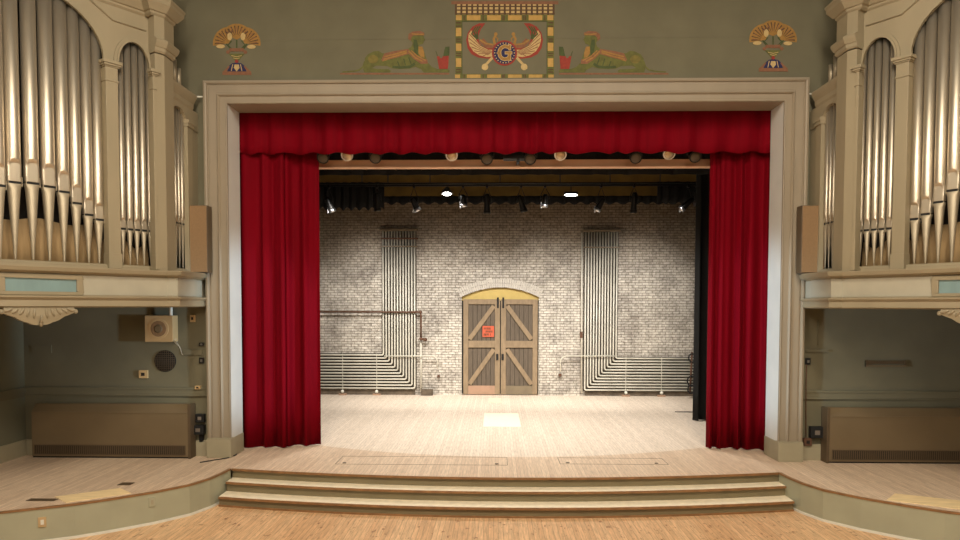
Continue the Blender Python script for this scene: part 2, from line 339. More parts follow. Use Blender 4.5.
# door leaves
def leaf(name, x0, x1, hinge, kick):
    z0, z1 = .02, 3.06; y = YB+.06
    root = MB().box((x0, y+.02, z0), (x1, y+.06, z1)).build(name, 'plank'); struct(root)
    f = .16
    def piece(nm, m, *bx):
        q = MB()
        for a in bx: q.box(*a)
        return q.build(nm, m, root, bevel=.006)
    piece('stile', 'pine', ((x0, y-.03, z0), (x0+f, y+.02, z1))); piece('stile', 'pine', ((x1-f, y-.03, z0), (x1, y+.02, z1)))
    piece('rail', 'pine', ((x0+f, y-.03, z1-f), (x1-f, y+.02, z1))); piece('rail', 'pine', ((x0+f, y-.03, 1.52), (x1-f, y+.02, 1.74)))
    piece('kick_board', kick, ((x0+f, y-.03, z0), (x1-f, y+.02, .30)))
    for za, zb in ((.30, 1.52), (1.74, z1-f)):
        xa, xb = (x0+f, x1-f) if hinge < 0 else (x1-f, x0+f); w = .14
        dx, dz = xb-xa, zb-za; l = math.hypot(dx, dz); ux, uz = dx/l, dz/l; nx, nz = -uz*w/2, ux*w/2; k = .06
        pa = (xa+ux*k, za+uz*k); pb = (xb-ux*k, zb-uz*k)
        q = [(pa[0]+nx, pa[1]+nz), (pa[0]-nx, pa[1]-nz), (pb[0]-nx, pb[1]-nz), (pb[0]+nx, pb[1]+nz)]
        MB().rings([[(x, y-.035, z) for x, z in q], [(x, y+.02, z) for x, z in q]]).build('brace', 'pine', root, bevel=.006)
    xm = x1-.07 if hinge < 0 else x0+.07
    piece('hanger_strap', 'black', ((xm-.03, y-.05, z1-.28), (xm+.03, y-.03, z1+.06)))
    piece('latch_plate', 'black', ((xm-.05, y-.06, 1.12), (xm+.02, y-.03, 1.32)))
    for k in range(1, 6):
        xx = x0+f+(x1-x0-2*f)*k/6
        piece('plank_groove', 'dark', ((xx-.006, y+.014, .30), (xx+.006, y+.022, z1-f)))
    return root
MIDX = .025
dl = leaf('door_1', D0+.05, MIDX-.015, -1, 'kick'); dr = leaf('door_2', MIDX+.015, D1-.03, 1, 'kickg')
dl['label'] = 'left leaf of the arched wooden barn door with orange sign'; dr['label'] = 'right leaf of the arched wooden barn door'
a, c = P(482.5, 326, YB), P(494, 337, YB)
sg = thing('door_sign', 'small orange sign with dark lettering on left barn door leaf', 'sign', (a.x, YB+.05, c.z))
MB().box((a.x, YB+.038, c.z), (c.x, YB+.056, a.z)).build('board', 'orange', sg)
b = MB()
for row in (0, 1, 2):
    x = a.x+.04; random.seed(row+3)
    while x < c.x-.06:
        w = random.uniform(.012, .03)
        if random.random() > .18: b.box((x, YB+.034, a.z-.075-row*.095-random.uniform(.03, .045)), (x+w, YB+.038, a.z-.05-row*.095))
        x += w+.012
b.build('lettering', 'brownp', sg)

# ================================================================== MURALS (paint on the wall: thin raised shapes)
YP = YW
def painted(parent, name, m, polys, y=.004, mirror=None, src=None):
    b = MB(); b.use(m)
    for poly in polys:
        y += .00012
        if poly and poly[0] == 'S':
            L_, R_ = poly[1], poly[2]
            def cv(q):
                px, py = src(*q)
                if mirror is not None: px = 2*mirror-px
                return P(px, py, YP)
            b.rings([[(a.x, YP-y, a.z), (c.x, YP-y, c.z), (c.x, YP-.0005, c.z), (a.x, YP-.0005, a.z)] for a, c in ((cv(l), cv(r_)) for l, r_ in zip(L_, R_))])
            continue
        pts = [src(*q) for q in poly]
        if mirror is not None: pts = [(2*mirror-px, py) for px, py in pts]
        w = [P(px, py, YP) for px, py in pts]
        b.rings([[(q.x, YP-y, q.z) for q in w], [(q.x, YP-.0005, q.z) for q in w]])
    return b.build(name, None, parent)
def ngon(cx, cy, r, n=20, a0=0, a1=2*PI, ry=None): return [(cx+r*math.cos(a0+(a1-a0)*i/n), cy+(ry or r)*math.sin(a0+(a1-a0)*i/n)) for i in range(n if abs(a1-a0) > 6.2 else n+1)]
def strip(pts, w0, w1=None):
    w1 = w0 if w1 is None else w1; L_, R_ = [], []
    for i, p in enumerate(pts):
        a = Vector(pts[max(i-1, 0)]); c = Vector(pts[min(i+1, len(pts)-1)]); t = (c-a).normalized(); w = w0+(w1-w0)*i/(len(pts)-1)
        L_.append((p[0]-t.y*w/2, p[1]+t.x*w/2)); R_.append((p[0]+t.y*w/2, p[1]-t.x*w/2))
    return ['S', L_, R_]
def sphinx(mirror, side):
    s = lambda x, y: (335+x/8, 20+y/8)
    base = P(400, 75, YP) if mirror is None else P(608, 75, YP)
    r = thing('painted_sphinx', 'painted green winged sphinx lying above the stage frame, %s of the emblem' % side, 'mural', (base.x, YP, base.z), 'painted sphinxes facing the emblem')
    kw = dict(mirror=mirror, src=s)
    painted(r, 'base_line', 'brick_red', [[(40, 424), (915, 424), (915, 437), (40, 437)]], **kw)
    painted(r, 'body', 'green', [[(235, 420), (225, 395), (240, 345), (238, 310), (262, 275), (310, 252), (350, 248), (380, 268), (440, 262), (520, 245), (580, 235), (610, 215), (640, 225), (690, 215), (710, 240), (725, 290), (742, 340), (775, 375), (820, 393), (905, 395), (918, 405), (915, 420), (710, 420), (690, 395), (645, 375), (600, 388), (520, 393), (460, 388), (420, 370), (330, 365), (296, 385), (340, 393), (430, 395), (447, 408), (440, 420)]], y=.005, **kw)
    painted(r, 'tail', 'green', [strip([(240, 330), (225, 375), (195, 400), (150, 410), (60, 416)], 14, 10)], y=.006, **kw)
    painted(r, 'haunch', 'olive', [ngon(305, 315, 42, 14, ry=34)], y=.0065, **kw)
    painted(r, 'rib_shading', 'dgreen', [strip([(460, 375), (520, 380), (600, 375), (640, 350)], 18, 22), strip([(500, 330), (515, 370)], 10, 8), strip([(550, 310), (565, 365)], 10, 8), strip([(590, 300), (610, 355)], 10, 8)], y=.0065, **kw)
    painted(r, 'wing', 'brick_red', [[(370, 322), (395, 268), (470, 250), (585, 232), (625, 270), (700, 305), (738, 318), (742, 350), (690, 352), (630, 312), (590, 272), (500, 300), (385, 328)]], y=.007, **kw)
    painted(r, 'wing_feathers', 'gold', [strip([(390, 315), (480, 292), (575, 262)], 9, 12), strip([(395, 295), (480, 274), (575, 248)], 9, 12), strip([(590, 250), (640, 300), (700, 332)], 12, 10), strip([(610, 245), (660, 290), (725, 325)], 8, 8), strip([(380, 330), (420, 318)], 5, 5)], y=.009, **kw)
    painted(r, 'head', 'green', [[(608, 220), (622, 185), (604, 160), (600, 120), (640, 100), (705, 112), (712, 140), (722, 160), (710, 172), (706, 190), (690, 196), (668, 200), (690, 215), (690, 240), (640, 250)]], y=.006, **kw)
    painted(r, 'headdress', 'brick_red', [[(585, 150), (590, 112), (620, 94), (680, 88), (716, 104), (714, 124), (628, 124), (612, 140), (606, 168)]], y=.008, **kw)
    painted(r, 'headband', 'gold', [strip([(615, 112), (660, 116), (712, 116)], 9)], y=.010, **kw)
    painted(r, 'hair', 'dgreen', [[(628, 155), (655, 160), (668, 220), (660, 285), (638, 262), (628, 210)]], y=.008, **kw)
    painted(r, 'collar', 'gold', [[(668, 214), (700, 214), (714, 262), (716, 302), (690, 298), (668, 270)]], y=.009, **kw)
    painted(r, 'jar', 'red', [[(816, 290), (836, 292), (842, 306), (858, 306), (862, 290), (910, 284), (908, 340), (902, 392), (834, 392), (824, 340)]], y=.008, **kw)
    painted(r, 'jar_plant', 'dgreen', [[(866, 292), (876, 240), (884, 216), (916, 214), (914, 286)], strip([(820, 290), (812, 262), (806, 250)], 6, 4)], y=.009, **kw)
sphinx(None, 'left'); sphinx(504.2, 'right')

def lotus(dx, dy, side):
    s = lambda x, y: (210+dx+x/8.3, 15+dy+y/8.3)
    bp = s(230, 500); base = P(bp[0], bp[1], YP)
    r = thing('painted_lotus', 'painted gold lotus fan bouquet above %s corner of the stage frame' % side, 'mural', (base.x, YP, base.z), 'painted lotus bouquets')
    kw = dict(src=s)
    def fan(cx, cy, R0, a, c, k):
        painted(r, 'flower', 'gold', [[(cx, cy)]+[(cx+R0*math.cos(t), cy+R0*math.sin(t)) for t in [a+(c-a)*i/14 for i in range(15)]]], y=.005+.001*k, **kw)
        painted(r, 'petal_lines', 'brownp', [strip([(cx+R0*.3*math.cos(t), cy+R0*.3*math.sin(t)), (cx+R0*.88*math.cos(t), cy+R0*.88*math.sin(t))], 3, 11) for t in [a+(c-a)*(i+.5)/8 for i in range(8)]], y=.0065+.001*k, **kw)
        painted(r, 'petal_tips', 'brick_red', [strip([(cx+R0*.5*math.cos(t), cy+R0*.5*math.sin(t)), (cx+R0*.8*math.cos(t), cy+R0*.8*math.sin(t))], 2, 6) for t in [a+(c-a)*(i+.5)/5 for i in range(5)]], y=.0078+.001*k, **kw)
    fan(160, 235, 135, PI*.95, PI*1.62, 0); fan(285, 235, 135, PI*1.38, PI*2.05, 0)
    fan(222, 205, 132, PI*1.15, PI*1.85, 2)
    painted(r, 'bud', 'cream', [ngon(165, 180, 20, 12, ry=32), ngon(275, 180, 20, 12, ry=32), ngon(90, 262, 36, 12, ry=16), ngon(345, 265, 36, 12, ry=16)], y=.0105, **kw)
    painted(r, 'stem', 'dgreen', [strip([(222, 205), (222, 290)], 10), strip([(180, 215), (150, 250), (190, 290)], 9), strip([(262, 215), (292, 250), (252, 290)], 9), strip([(135, 240), (165, 275), (190, 290)], 9), strip([(308, 240), (285, 275), (256, 290)], 9)], y=.0095, **kw)
    painted(r, 'blossom_row', 'brick_red', [ngon(150+i*24, 300+(-10 if 1 <= i <= 5 else 8), 15, 10) for i in range(7)], y=.0105, **kw)
    painted(r, 'vase', 'green', [[(155, 322), (288, 322), (262, 350), (232, 385), (212, 385), (182, 350)]], y=.0095, **kw)
    painted(r, 'vase_stripe', 'cream', [strip([(178, 338), (222, 348), (266, 338)], 5), strip([(195, 358), (222, 364), (250, 358)], 5)], y=.011, **kw)
    painted(r, 'knot', 'red', [ngon(222, 385, 15, 10)], y=.012, **kw)
    painted(r, 'sepal', 'navy', [[(222, 395), (262, 402), (290, 425), (302, 468), (145, 468), (157, 425), (185, 402)]], y=.007, **kw)
    painted(r, 'sepal_line', 'cream', [strip([(190, 410), (178, 465)], 6), strip([(254, 410), (266, 465)], 6), [(205, 412), (240, 412), (246, 440), (222, 470), (200, 440)]], y=.009, **kw)
    painted(r, 'foot', 'brick_red', [strip([(115, 480), (140, 452), (160, 425)], 22, 12), strip([(335, 480), (308, 452), (286, 425)], 22, 12), [(105, 470), (342, 470), (345, 498), (105, 498)]], y=.008, **kw)
lotus(0, 0, 'left'); lotus(536.2, -3.4, 'right')

def emblem():
    s = lambda x, y: (445+x/6, y/6)
    base = P(505, 80, YP)
    r = thing('painted_emblem', 'painted winged disc emblem with gold letter G over the stage', 'mural', (base.x, YP, base.z))
    kw = dict(src=s); rot = lambda q: ['S', [(715-x, y) for x, y in q[1]], [(715-x, y) for x, y in q[2]]] if q[0] == 'S' else [(715-x, y) for x, y in q]
    # the painted border
    rc = lambda x0, y0, x1, y1: [(x0, y0), (x1, y0), (x1, y1), (x0, y1)]
    fr = thing('painted_border', 'painted yellow block border framing the winged emblem', 'mural', (base.x, YP, base.z))
    painted(fr, 'band', 'green', [rc(63, 88, 654, 128), rc(63, 128, 100, 478), rc(614, 128, 654, 478), rc(100, 444, 614, 478)], y=.003, **kw)
    ye = [rc(x0, 92, x0+82, 122) for x0 in (131, 253, 378, 502)]+[rc(66, 92, 100, 122), rc(614, 92, 650, 122)]
    ye += [rc(66, y0, 98, y0+h) for y0, h in ((168, 50), (262, 44), (350, 52))]+[rc(616, y0, 650, y0+h) for y0, h in ((165, 50), (258, 48), (350, 52))]
    ye += [rc(x0, 448, x0+82, 476) for x0 in (131, 253, 378, 502)]+[rc(60, 448, 90, 476), rc(620, 448, 652, 476)]
    painted(fr, 'block', 'yellow', ye, y=.006, **kw)
    painted(fr, 'tick', 'brownp', [rc(x0, y0, x0+6, y0+28) for y0 in (94, 448) for x0 in (112, 226, 344, 352, 470, 480, 596)]+[rc(x0, y0, x0+30, y0+6) for x0 in (66, 618) for y0 in (134, 155, 232, 245, 318, 332, 415, 430)], y=.006, **kw)
    painted(fr, 'cornice_band', 'brick_red', [rc(38, 8, 680, 26)], y=.005, **kw)
    painted(fr, 'lattice_ground', 'cream', [rc(66, 26, 652, 88)], y=.003, **kw)
    painted(fr, 'lattice', 'brownp', [rc(66+i*32.5-6, 26, 66+i*32.5+6, 88) for i in range(19)]+[rc(60, y0, 658, y0+7) for y0 in (36, 58, 80)], y=.006, **kw)
    painted(fr, 'inner_line', 'dgreen', [rc(100, 128, 104, 444), rc(610, 128, 614, 444), rc(104, 126, 610, 130)], y=.005, **kw)
    wing = [(242, 140), (205, 140), (165, 160), (138, 195), (127, 240), (136, 290), (160, 325), (200, 345), (250, 352), (285, 352), (300, 320), (290, 280), (255, 290), (220, 275), (203, 250), (200, 215), (215, 175)]
    for mi in (0, 1):
        q = (lambda a: rot(a)) if mi else (lambda a: a)
        painted(r, 'wing', 'red', [q(wing)], y=.004, **kw)
        painted(r, 'feather', 'cream', [q([(292, 338), (250, 343), (205, 332), (170, 308), (148, 275), (139, 240), (142, 205), (158, 182), (172, 215), (192, 248), (222, 280), (255, 298), (290, 300)])], y=.006, **kw)
        ends = [(146, 205), (143, 230), (147, 256), (158, 282), (176, 306), (200, 324), (230, 336)]
        painted(r, 'feather_line', 'brick_red', [q(strip([(284-4*i, 312+3*i), ((284+ends[i][0])/2-6, (315+ends[i][1])/2+12-i*2), ends[i]], 3, 5)) for i in range(7)], y=.0068, **kw)
        painted(r, 'upper_feather', 'dgreen', [q(strip([(195, 235), (160+i*16, 205-i*8), (185+i*14, 160-i*2)], 12, 7)) for i in range(3)], y=.007, **kw)
        painted(r, 'shoulder', 'brick_red', [q([(205, 250), (230, 230), (262, 265), (300, 268), (292, 290), (250, 290)])], y=.0075, **kw)
        painted(r, 'serpent', 'gold', [q(strip([(300, 268), (292, 235), (302, 215), (306, 198)], 16, 10)), q(ngon(305, 205, 11, 8)), q(strip([(300, 215), (318, 235), (312, 250)], 7, 5)), q(strip([(210, 240), (245, 262), (290, 268)], 10, 8))], y=.0085, **kw)
        painted(r, 'claw', 'cream', [q(strip([(285, 345), (255, 378), (232, 400)], 16, 12)), q(ngon(240, 402, 20, 10)), q(strip([(240, 402), (222, 412)], 9, 6))], y=.0065, **kw)
    painted(r, 'disc_rim', 'red', [ngon(357, 319, 76, 32)], y=.010, **kw)
    painted(r, 'disc', 'navy', [ngon(357, 319, 66, 32)], y=.012, **kw)
    painted(r, 'disc_star', 'cream', [ngon(357+59*math.cos(t), 319+59*math.sin(t), 4, 6) for t in [2*PI*i/22 for i in range(22)]], y=.0135, **kw)
    def G(w):
        arc = [(388, 290-w*.3), (376, 282), (357, 278), (338, 288), (328, 303), (326, 320), (330, 338), (342, 352), (357, 357), (374, 354), (385, 345)]
        bx = lambda x0, y0, x1, y1: [(x0-w/2, y0-w/2), (x1+w/2, y0-w/2), (x1+w/2, y1+w/2), (x0-w/2, y1+w/2)]
        return [strip(arc, 15+w), bx(362, 313, 400, 324), bx(384, 270, 393, 300), bx(380, 322, 393, 362), [(312-w/2, 319), (326, 306-w/2), (326, 332+w/2)]]
    painted(r, 'letter_outline', 'cream', G(7), y=.014, **kw)
    painted(r, 'letter', 'gold', G(0), y=.016, **kw)
emblem()

# ================================================================== ORGANS
O0 = Vector((-5.6, -1.05)); DS = Vector((-.5736, -.8192)); DN = Vector((.8192, -.5736))
def so(s, o): p = O0+DS*s+DN*o; return (p.x, p.y)
SC = 2.2
half = [(-.803, -.684), (.066, -.076), (.0197, -.0107), (.29, .1786), (.5, .1786), (.5, 0)]
half[0] = (-.803+.0, -.684)
case_path = half+[(2*SC-s, o) for s, o in half[::-1]]
con_half = [(-.76, -.742+.16), (-.27, -.242), (-.34, -.13), (.172, .237), (.27, .12)]
# console plan in world terms, returned as (s, o)
def w2so(x, y): v = Vector((x, y))-O0; return (v.dot(DS), v.dot(DN))
con_half = [w2so(-5.63, .11), w2so(-5.63, -.60), w2so(-5.48, -.60), w2so(-5.48, -1.33), w2so(-5.63, -1.34), (.27, .12)]
con_path = con_half+[(2*SC-s, o) for s, o in con_half[::-1]]
def offset_path(path, d):
    out = []; P2 = [Vector(p) for p in path]
    for i, p in enumerate(P2):
        def nrm(a, c):
            t = (c-a).normalized(); return Vector((-t.y, t.x))
        ns = []
        if i > 0: ns.append(nrm(P2[i-1], p))
        if i < len(P2)-1: ns.append(nrm(p, P2[i+1]))
        if len(ns) == 2:
            m = ns[0]+ns[1]
            m = m.normalized() if m.length > 1e-3 else ns[0]
            k = 1/max(.45, m.dot(ns[0]))
        else: m, k = ns[0], 1
        q = p+m*d*k; out.append((q.x, q.y))
    return out
CORNER = [w2so(-9.12, YW+.001), ]
def ring_stack(b, path, levels, inner=None):
    """levels (z, outset): loft the plan outline; the corner of the hall closes the outline"""
    R = []
    for z, d in levels:
        q = offset_path(path, d)
        pts = [so(*p) for p in q]
        pts = [(max(-9.125, x), min(YW-.001, y)) for x, y in pts]
        back = [(-9.125, YW-.001)]
        R.append([(x, y, z) for x, y in pts+back])
    return b.rings(R)
CAMF = {}
def organ(sd):
    side = 'left' if sd < 0 else 'right'
    fl = (lambda v: v) if sd < 0 else (lambda v: (-v[0]-.075+(0 if v[0] > -9.0 else .085), v[1], v[2]))
    root = thing('pipe_organ_case', 'grey painted wooden organ case with arched bays on the %s of the stage' % side, 'organ', fl((*so(SC, 0), 2.84)), 'organ cases flanking the stage')
    def bd(b, nm, m=None, **k): return b.build(nm, m, root, flip=fl, **k)
    # console (overhanging gallery box)
    b = MB(); ring_stack(b, con_path, [(2.84, .02), (2.86, .06), (2.95, .05), (2.99, .09), (3.015, .09), (3.02, .0), (3.34, .0), (3.35, .04), (3.37, .06), (3.375, .10), (3.43, .12), (3.45, .12), (3.455, .0)]); bd(b, 'gallery_box', 'pale' if False else 'organ')
    # framed blue panel and raised border
    def sbox(b, s0, s1, o0, o1, z0, z1): return b.box((s0, o0, z0), (s1, o1, z1), mx=lambda v: (*so(v[0], v[1]), v[2]))
    b = MB(); bb = .10
    for a in ((1.63, 2.77, 3.02, 3.075), (1.63, 2.77, 3.27, 3.33), (1.63, 1.72, 3.075, 3.27), (2.67, 2.77, 3.075, 3.27)): sbox(b, a[0], a[1], .10, .155, a[2], a[3])
    bd(b, 'panel_frame', 'organ', bevel=.012)
    bd(sbox(MB(), 1.72, 2.67, .10, .13, 3.07, 3.28), 'blue_panel', 'blue')
    b = MB(); ring_stack(b, con_path, [(3.03, -.01), (3.031, .004), (3.329, .004), (3.33, -.01)]); bd(b, 'fascia_panel', 'pale')
    # carved pendant ornament under the console
    b = MB(); n = 40; prof_ = []
    for i in range(n+1):
        t = -1+2*i/n; prof_.append((SC+.035+t*.47, 2.80-.035-.175*max(0, math.cos(t*PI/2))**1.35-.010*abs(math.sin(t*9))))
    R = [[(*so(s, .06), 2.85), (*so(s, .15), 2.85), (*so(s, .165), (2.85+z)/2), (*so(s, .15), z), (*so(s, .06), z)] for s, z in prof_]
    b.rings(R, smooth=False)
    carv = bd(b, 'carved_pendant', 'organ')
    b = MB()
    for k in range(-5, 6):
        if k == 0: continue
        s0 = SC+.035+k*.075; pts = [(*so(s0-.02*k/5+.02*k*(1-t), .165-.005*abs(k)/5), 2.83-(.17-.024*abs(k))*(1-t)) for t in (0, .25, .5, .75, 1)]
        b.tube(pts, [.008, .018, .024, .018, .008], 6)
    b.build('leaf_rib', 'organ', carv, flip=fl).matrix_parent_inverse = Matrix.Identity(4) if False else Matrix()
    for k in (-1, 1):
        b = MB(); c0 = SC+.035+k*.49
        b.tube([(*so(c0+.035*math.cos(t)*(1-t/9), .14), 2.775+.035*math.sin(t)*(1-t/9)) for t in [i*PI/5 for i in range(11)]], .016, 6); b.ball((*so(c0, .14), 2.775), .024)
        bd(b, 'scroll', 'organ')
    b = MB(); b.ball((*so(SC+.035, .17), 2.60), .03, sc=(1, 1, 1.3)); b.tube([(*so(SC+.035, .17), 2.60), (*so(SC+.035, .2), 2.74)], [.03, .005], 6); bd(b, 'drop', 'organ')
    # sill
    b = MB(); ring_stack(b, case_path, [(3.45, .0), (3.50, .0), (3.51, -.02), (3.53, -.02)]); bd(b, 'sill', 'organ')
    # piers
    zt = 7.66
    def pier(s0, s1, o0, o1, cap=6.72, name='pilaster', z1=6.62):
        b = MB(); sbox(b, s0, s1, o0, o1, 3.46, z1)
        sbox(b, s0-.012, s1+.012, o0, o1+.012, 6.40, 6.425)
        c = .03
        for za, zb, q in ((z1, z1+.02, .015), (z1+.02, z1+.05, .035), (z1+.05, z1+.10, .055)): sbox(b, s0-q, s1+q, o0, o1+q, za, zb)
        sbox(b, s0-.01, s1+.01, o0, o1+.02, 3.46, 3.70)
        bd(b, name, 'organ', bevel=.005)
    for a in (0, 1):
        m = (lambda x: x) if a == 0 else (lambda x: 2*SC-x)
        def pr(s0, s1): return (s0, s1) if a == 0 else (2*SC-s1, 2*SC-s0)
        s0, s1 = pr(.99, 1.18); pier(s0, s1, -.12, .045)
        s0, s1 = pr(.45, .50); pier(s0, s1, .10, .195)
        # corner pier: prism following the plan
        q = [so(*( (x, y) if a == 0 else (2*SC-x, y))) for x, y in ((.066, -.076), (.0197, -.0107), (.29, .1786), (.45, .1786), (.45, -.06), (.2, -.12))]
        q = [(max(-9.12, x), y) for x, y in q]
        bd(MB().prism(q, 3.5, 7.0), 'corner_pier', 'organ', bevel=.004)
        q2 = [so(*((x, y) if a == 0 else (2*SC-x, y))) for x, y in ((.0197, -.0107), (.29, .1786), (.45, .1786))]
    # corner entablature bands (both corners) and main cornice
    for a in (0, 1):
        hp = [half[0], half[1], half[2], half[3], half[4]]
        hp = [(.066, -.076), (.0197, -.0107), (.29, .1786), (.46, .1786)]
        if a: hp = [(2*SC-s, o) for s, o in hp[::-1]]
        inner = [(.46, -.12), (.1, -.12)] if a == 0 else [(2*SC-.1, -.12), (2*SC-.46, -.12)]
        b = MB(); R = []
        for z, d in [(7.02, 0), (7.05, .025), (7.10, .028), (7.11, .045), (7.17, .07), (7.21, .078), (7.23, .075), (7.26, .01), (7.6, .01)]:
            R.append([(max(-9.12, so(*p)[0]), so(*p)[1], z) for p in offset_path(hp, d)+inner])
        b.rings(R); bd(b, 'pier_capital', 'organ')
    b = MB()
    cp = case_path[1:-1]
    R = []
    for z, d in [(7.60, .0), (7.63, .03), (7.66, .035), (7.67, .06), (7.73, .10), (7.78, .135), (7.83, .14), (7.86, .155), (7.89, .155), (7.90, 0), (8.35, 0), (8.42, .05), (8.5, .05)]:
        R.append([(max(-9.12, so(*p)[0]), so(*p)[1], z) for p in offset_path(cp, d)+[(4.0, -.3), (.4, -.3)]])
    b.rings(R); bd(b, 'cornice', 'organ')
    # arch spandrels
    def spandrel(s0, s1, zs, h, ztop, o0=-.015, o1=0, L0=None, L1=None):
        b = MB(); c = (s0+s1)/2; hw = (s1-s0)/2; n = 24
        L0 = s0 if L0 is None else L0; L1 = s1 if L1 is None else L1
        xs = [s0+(s1-s0)*(1-math.cos(PI*i/n))/2 for i in range(n+1)]
        zz = [zs+h*math.sqrt(max(0, 1-((x-c)/hw)**2)) for x in xs]
        b.rings([[(*so(x, o0), z), (*so(x, o1), z), (*so(x, o1), ztop), (*so(x, o0), ztop)] for x, z in zip(xs, zz)])
        if L0 < s0: sbox(b, L0, s0, o0, o1, zs, ztop)
        if L1 > s1: sbox(b, s1, L1, o0, o1, zs, ztop)
        bd(b, 'arch_panel', 'organ')
        b = MB(); w = .075
        for ww, oo in ((w, .022), (w*.45, .036)):
            rr = []
            for i in range(n+1):
                t = PI*i/n; ca, sa = -math.cos(t), math.sin(t)
                rr.append([(*so(c+hw*ca, 0), zs+h*sa), (*so(c+hw*ca, oo), zs+h*sa), (*so(c+(hw+ww)*ca, oo), zs+(h+ww)*sa), (*so(c+(hw+ww)*ca, 0), zs+(h+ww)*sa)])
            b.rings(rr)
        bd(b, 'arch_moulding', 'organ')
    spandrel(1.20, 3.20, 6.72, .80, 7.6, L0=.97, L1=3.43)
    spandrel(.46, .96, 6.74, .38, 7.6, L0=.42, L1=.97); spandrel(3.44, 3.94, 6.74, .38, 7.6, L0=3.43, L1=3.98)
    # string moulding stepping up over the great arch
    for a in (0, 1):
        m = (lambda x: x) if a == 0 else (lambda x: 2*SC-x)
        b = MB(); pts = [(m(.50), 7.38), (m(1.04), 7.38), (m(1.42), 7.60)]
        for w, oo in ((.02, .022), (.01, .034)):
            b.rings([[(*so(s, -.01), z-w), (*so(s, oo), z-w*.7), (*so(s, oo), z+w*.7), (*so(s, -.01), z+w)] for s, z in pts])
        bd(b, 'string_moulding', 'organ')
    # back wall of the case, dust cloth behind the pipe feet
    b = MB(); sbox(b, .2, 2*SC-.2, -.52, -.50, 3.5, 7.6); bd(b, 'case_back', 'dark')
    b = MB(); R = []
    n = 90
    for i in range(n+1):
        s = .35+(2*SC-.7)*i/n; w = .02*math.sin(s*23)+.015*math.sin(s*41+1)
        if s < 1.1 or s > 3.3: zt_ = 3.95+.12*math.sin(s*9)
        else: zt_ = 4.16+.03*math.sin(s*7)
        R.append([(*so(s, -.36+w*.3), 3.5), (*so(s, -.33+w), 3.5), (*so(s, -.34+w), (3.5+zt_)/2), (*so(s, -.37+w*.7), zt_), (*so(s, -.39+w*.7), zt_)])
    b.rings(R, smooth=True); bd(b, 'dust_cloth', 'drape')
    # side section beside the frame (faces the stage)
    xs_ = -5.70
    def pl(nm, m, *bx, **k):
        b = MB()
        for q in bx: b.box(*q)
        return bd(b, nm, m, **k)
    b = MB(); prof2 = [(6.44, .0), (6.48, .015), (6.55, .02), (6.62, .05), (6.68, .07), (6.72, .07), (6.74, 0)]
    b.rings([[(xs_-.35, -1.06, z), (xs_+d, -1.06, z), (xs_+d, -.14+d*.5, z), (xs_-.35, -.14+d*.5, z)] for z, d in prof2]); bd(b, 'side_cornice', 'organ')
    b = MB(); n = 16; y0, y1 = -1.0, -.37; c, hw = (y0+y1)/2, (y1-y0)/2
    ys = [y0+(y1-y0)*(1-math.cos(PI*i/n))/2 for i in range(n+1)]
    b.rings([[(xs_-.08, y, 6.12+.24*math.sqrt(max(0, 1-((y-c)/hw)**2))), (xs_, y, 6.12+.24*math.sqrt(max(0, 1-((y-c)/hw)**2))), (xs_, y, 6.45), (xs_-.08, y, 6.45)] for y in ys])
    b.box((xs_-.08, y1, 6.1), (xs_, .1, 6.45)); bd(b, 'side_arch_panel', 'organ')
    pl('side_pilaster', 'organ', ((xs_-.08, -.37, 3.5), (xs_+.004, -.16, 6.1)), ((xs_-.08, -.39, 6.1), (xs_+.03, -.14, 6.16)), ((xs_-.08, -.40, 6.16), (xs_+.045, -.13, 6.22)))
    pl('side_panel', 'organ', ((xs_-.08, -.16, 3.5), (xs_-.02, .115, 6.1)))
    pl('side_back', 'dark', ((xs_-.62, -1.0, 3.5), (xs_-.58, .1, 6.44)))
    pl('case_roof', 'dark', ((xs_-.5, -1.0, 6.70), (xs_-.12, .1, 6.73)))
    # ---------------------------------------------------------------- pipes
    def pipe(s, o, zm, ztop, r, label, group, wx=None, face=None):
        base = (*so(s, o), 3.53) if wx is None else (wx[0], wx[1], 3.53)
        fdir = DN if face is None else Vector(face); rdir = Vector((-fdir.y, fdir.x))
        def lo(a, f_, z): return (base[0]+rdir.x*a+fdir.x*f_, base[1]+rdir.y*a+fdir.y*f_, z)
        p = thing('organ_pipe', label, 'organ pipe', fl(base), group)
        N = 28; th0 = 1.05; H = r*3.1
        b = MB(); zs = [zm+.02, zm+.03]+[zm+.03+H*1.05*i/14 for i in range(1, 15)]+[ztop]
        R = []
        for z in zs:
            ring = []
            for k in range(N):
                t = 2*PI*k/N; a = r*math.sin(t); f_ = r*math.cos(t)
                if math.cos(t) > math.cos(th0):
                    u = a/(r*math.sin(th0)); lim = zm+.02+H*(.62+.38*math.sqrt(max(0, 1-u*u)))
                    if z < lim: f_ = r*math.cos(th0)
                ring.append(lo(a, f_, z))
            R.append(ring)
        b.rings(R, smooth=True)
        b.build('pipe_body', 'pipe', p, flip=fl)
        fz = zm-r*.9
        b = MB()
        R = []
        for z, q in [(3.53, .16), (3.56, .17), (fz, .86), (zm-.02, 1.0), (zm-.005, 1.0)]:
            ring = []
            for k in range(N):
                t = 2*PI*k/N; a = r*q*math.sin(t); f_ = r*q*math.cos(t)
                if math.cos(t) > math.cos(th0) and z > fz+.001: f_ = r*math.cos(th0)
                ring.append(lo(a, f_, z))
            R.append(ring)
        b.rings(R, smooth=True); b.build('pipe_foot', 'pipelip', p, flip=fl)
        b = MB(); w = r*math.sin(th0)
        qs = [lo(-w, r*.2, zm-.012), lo(w, r*.2, zm-.012), lo(w, r*.505, zm-.012), lo(-w, r*.505, zm-.012)]
        q2 = [(x, y, zm+.022) for x, y, z in qs]; b.rings([qs, q2]); b.build('mouth_slot', 'black', p, flip=fl)
        b = MB()
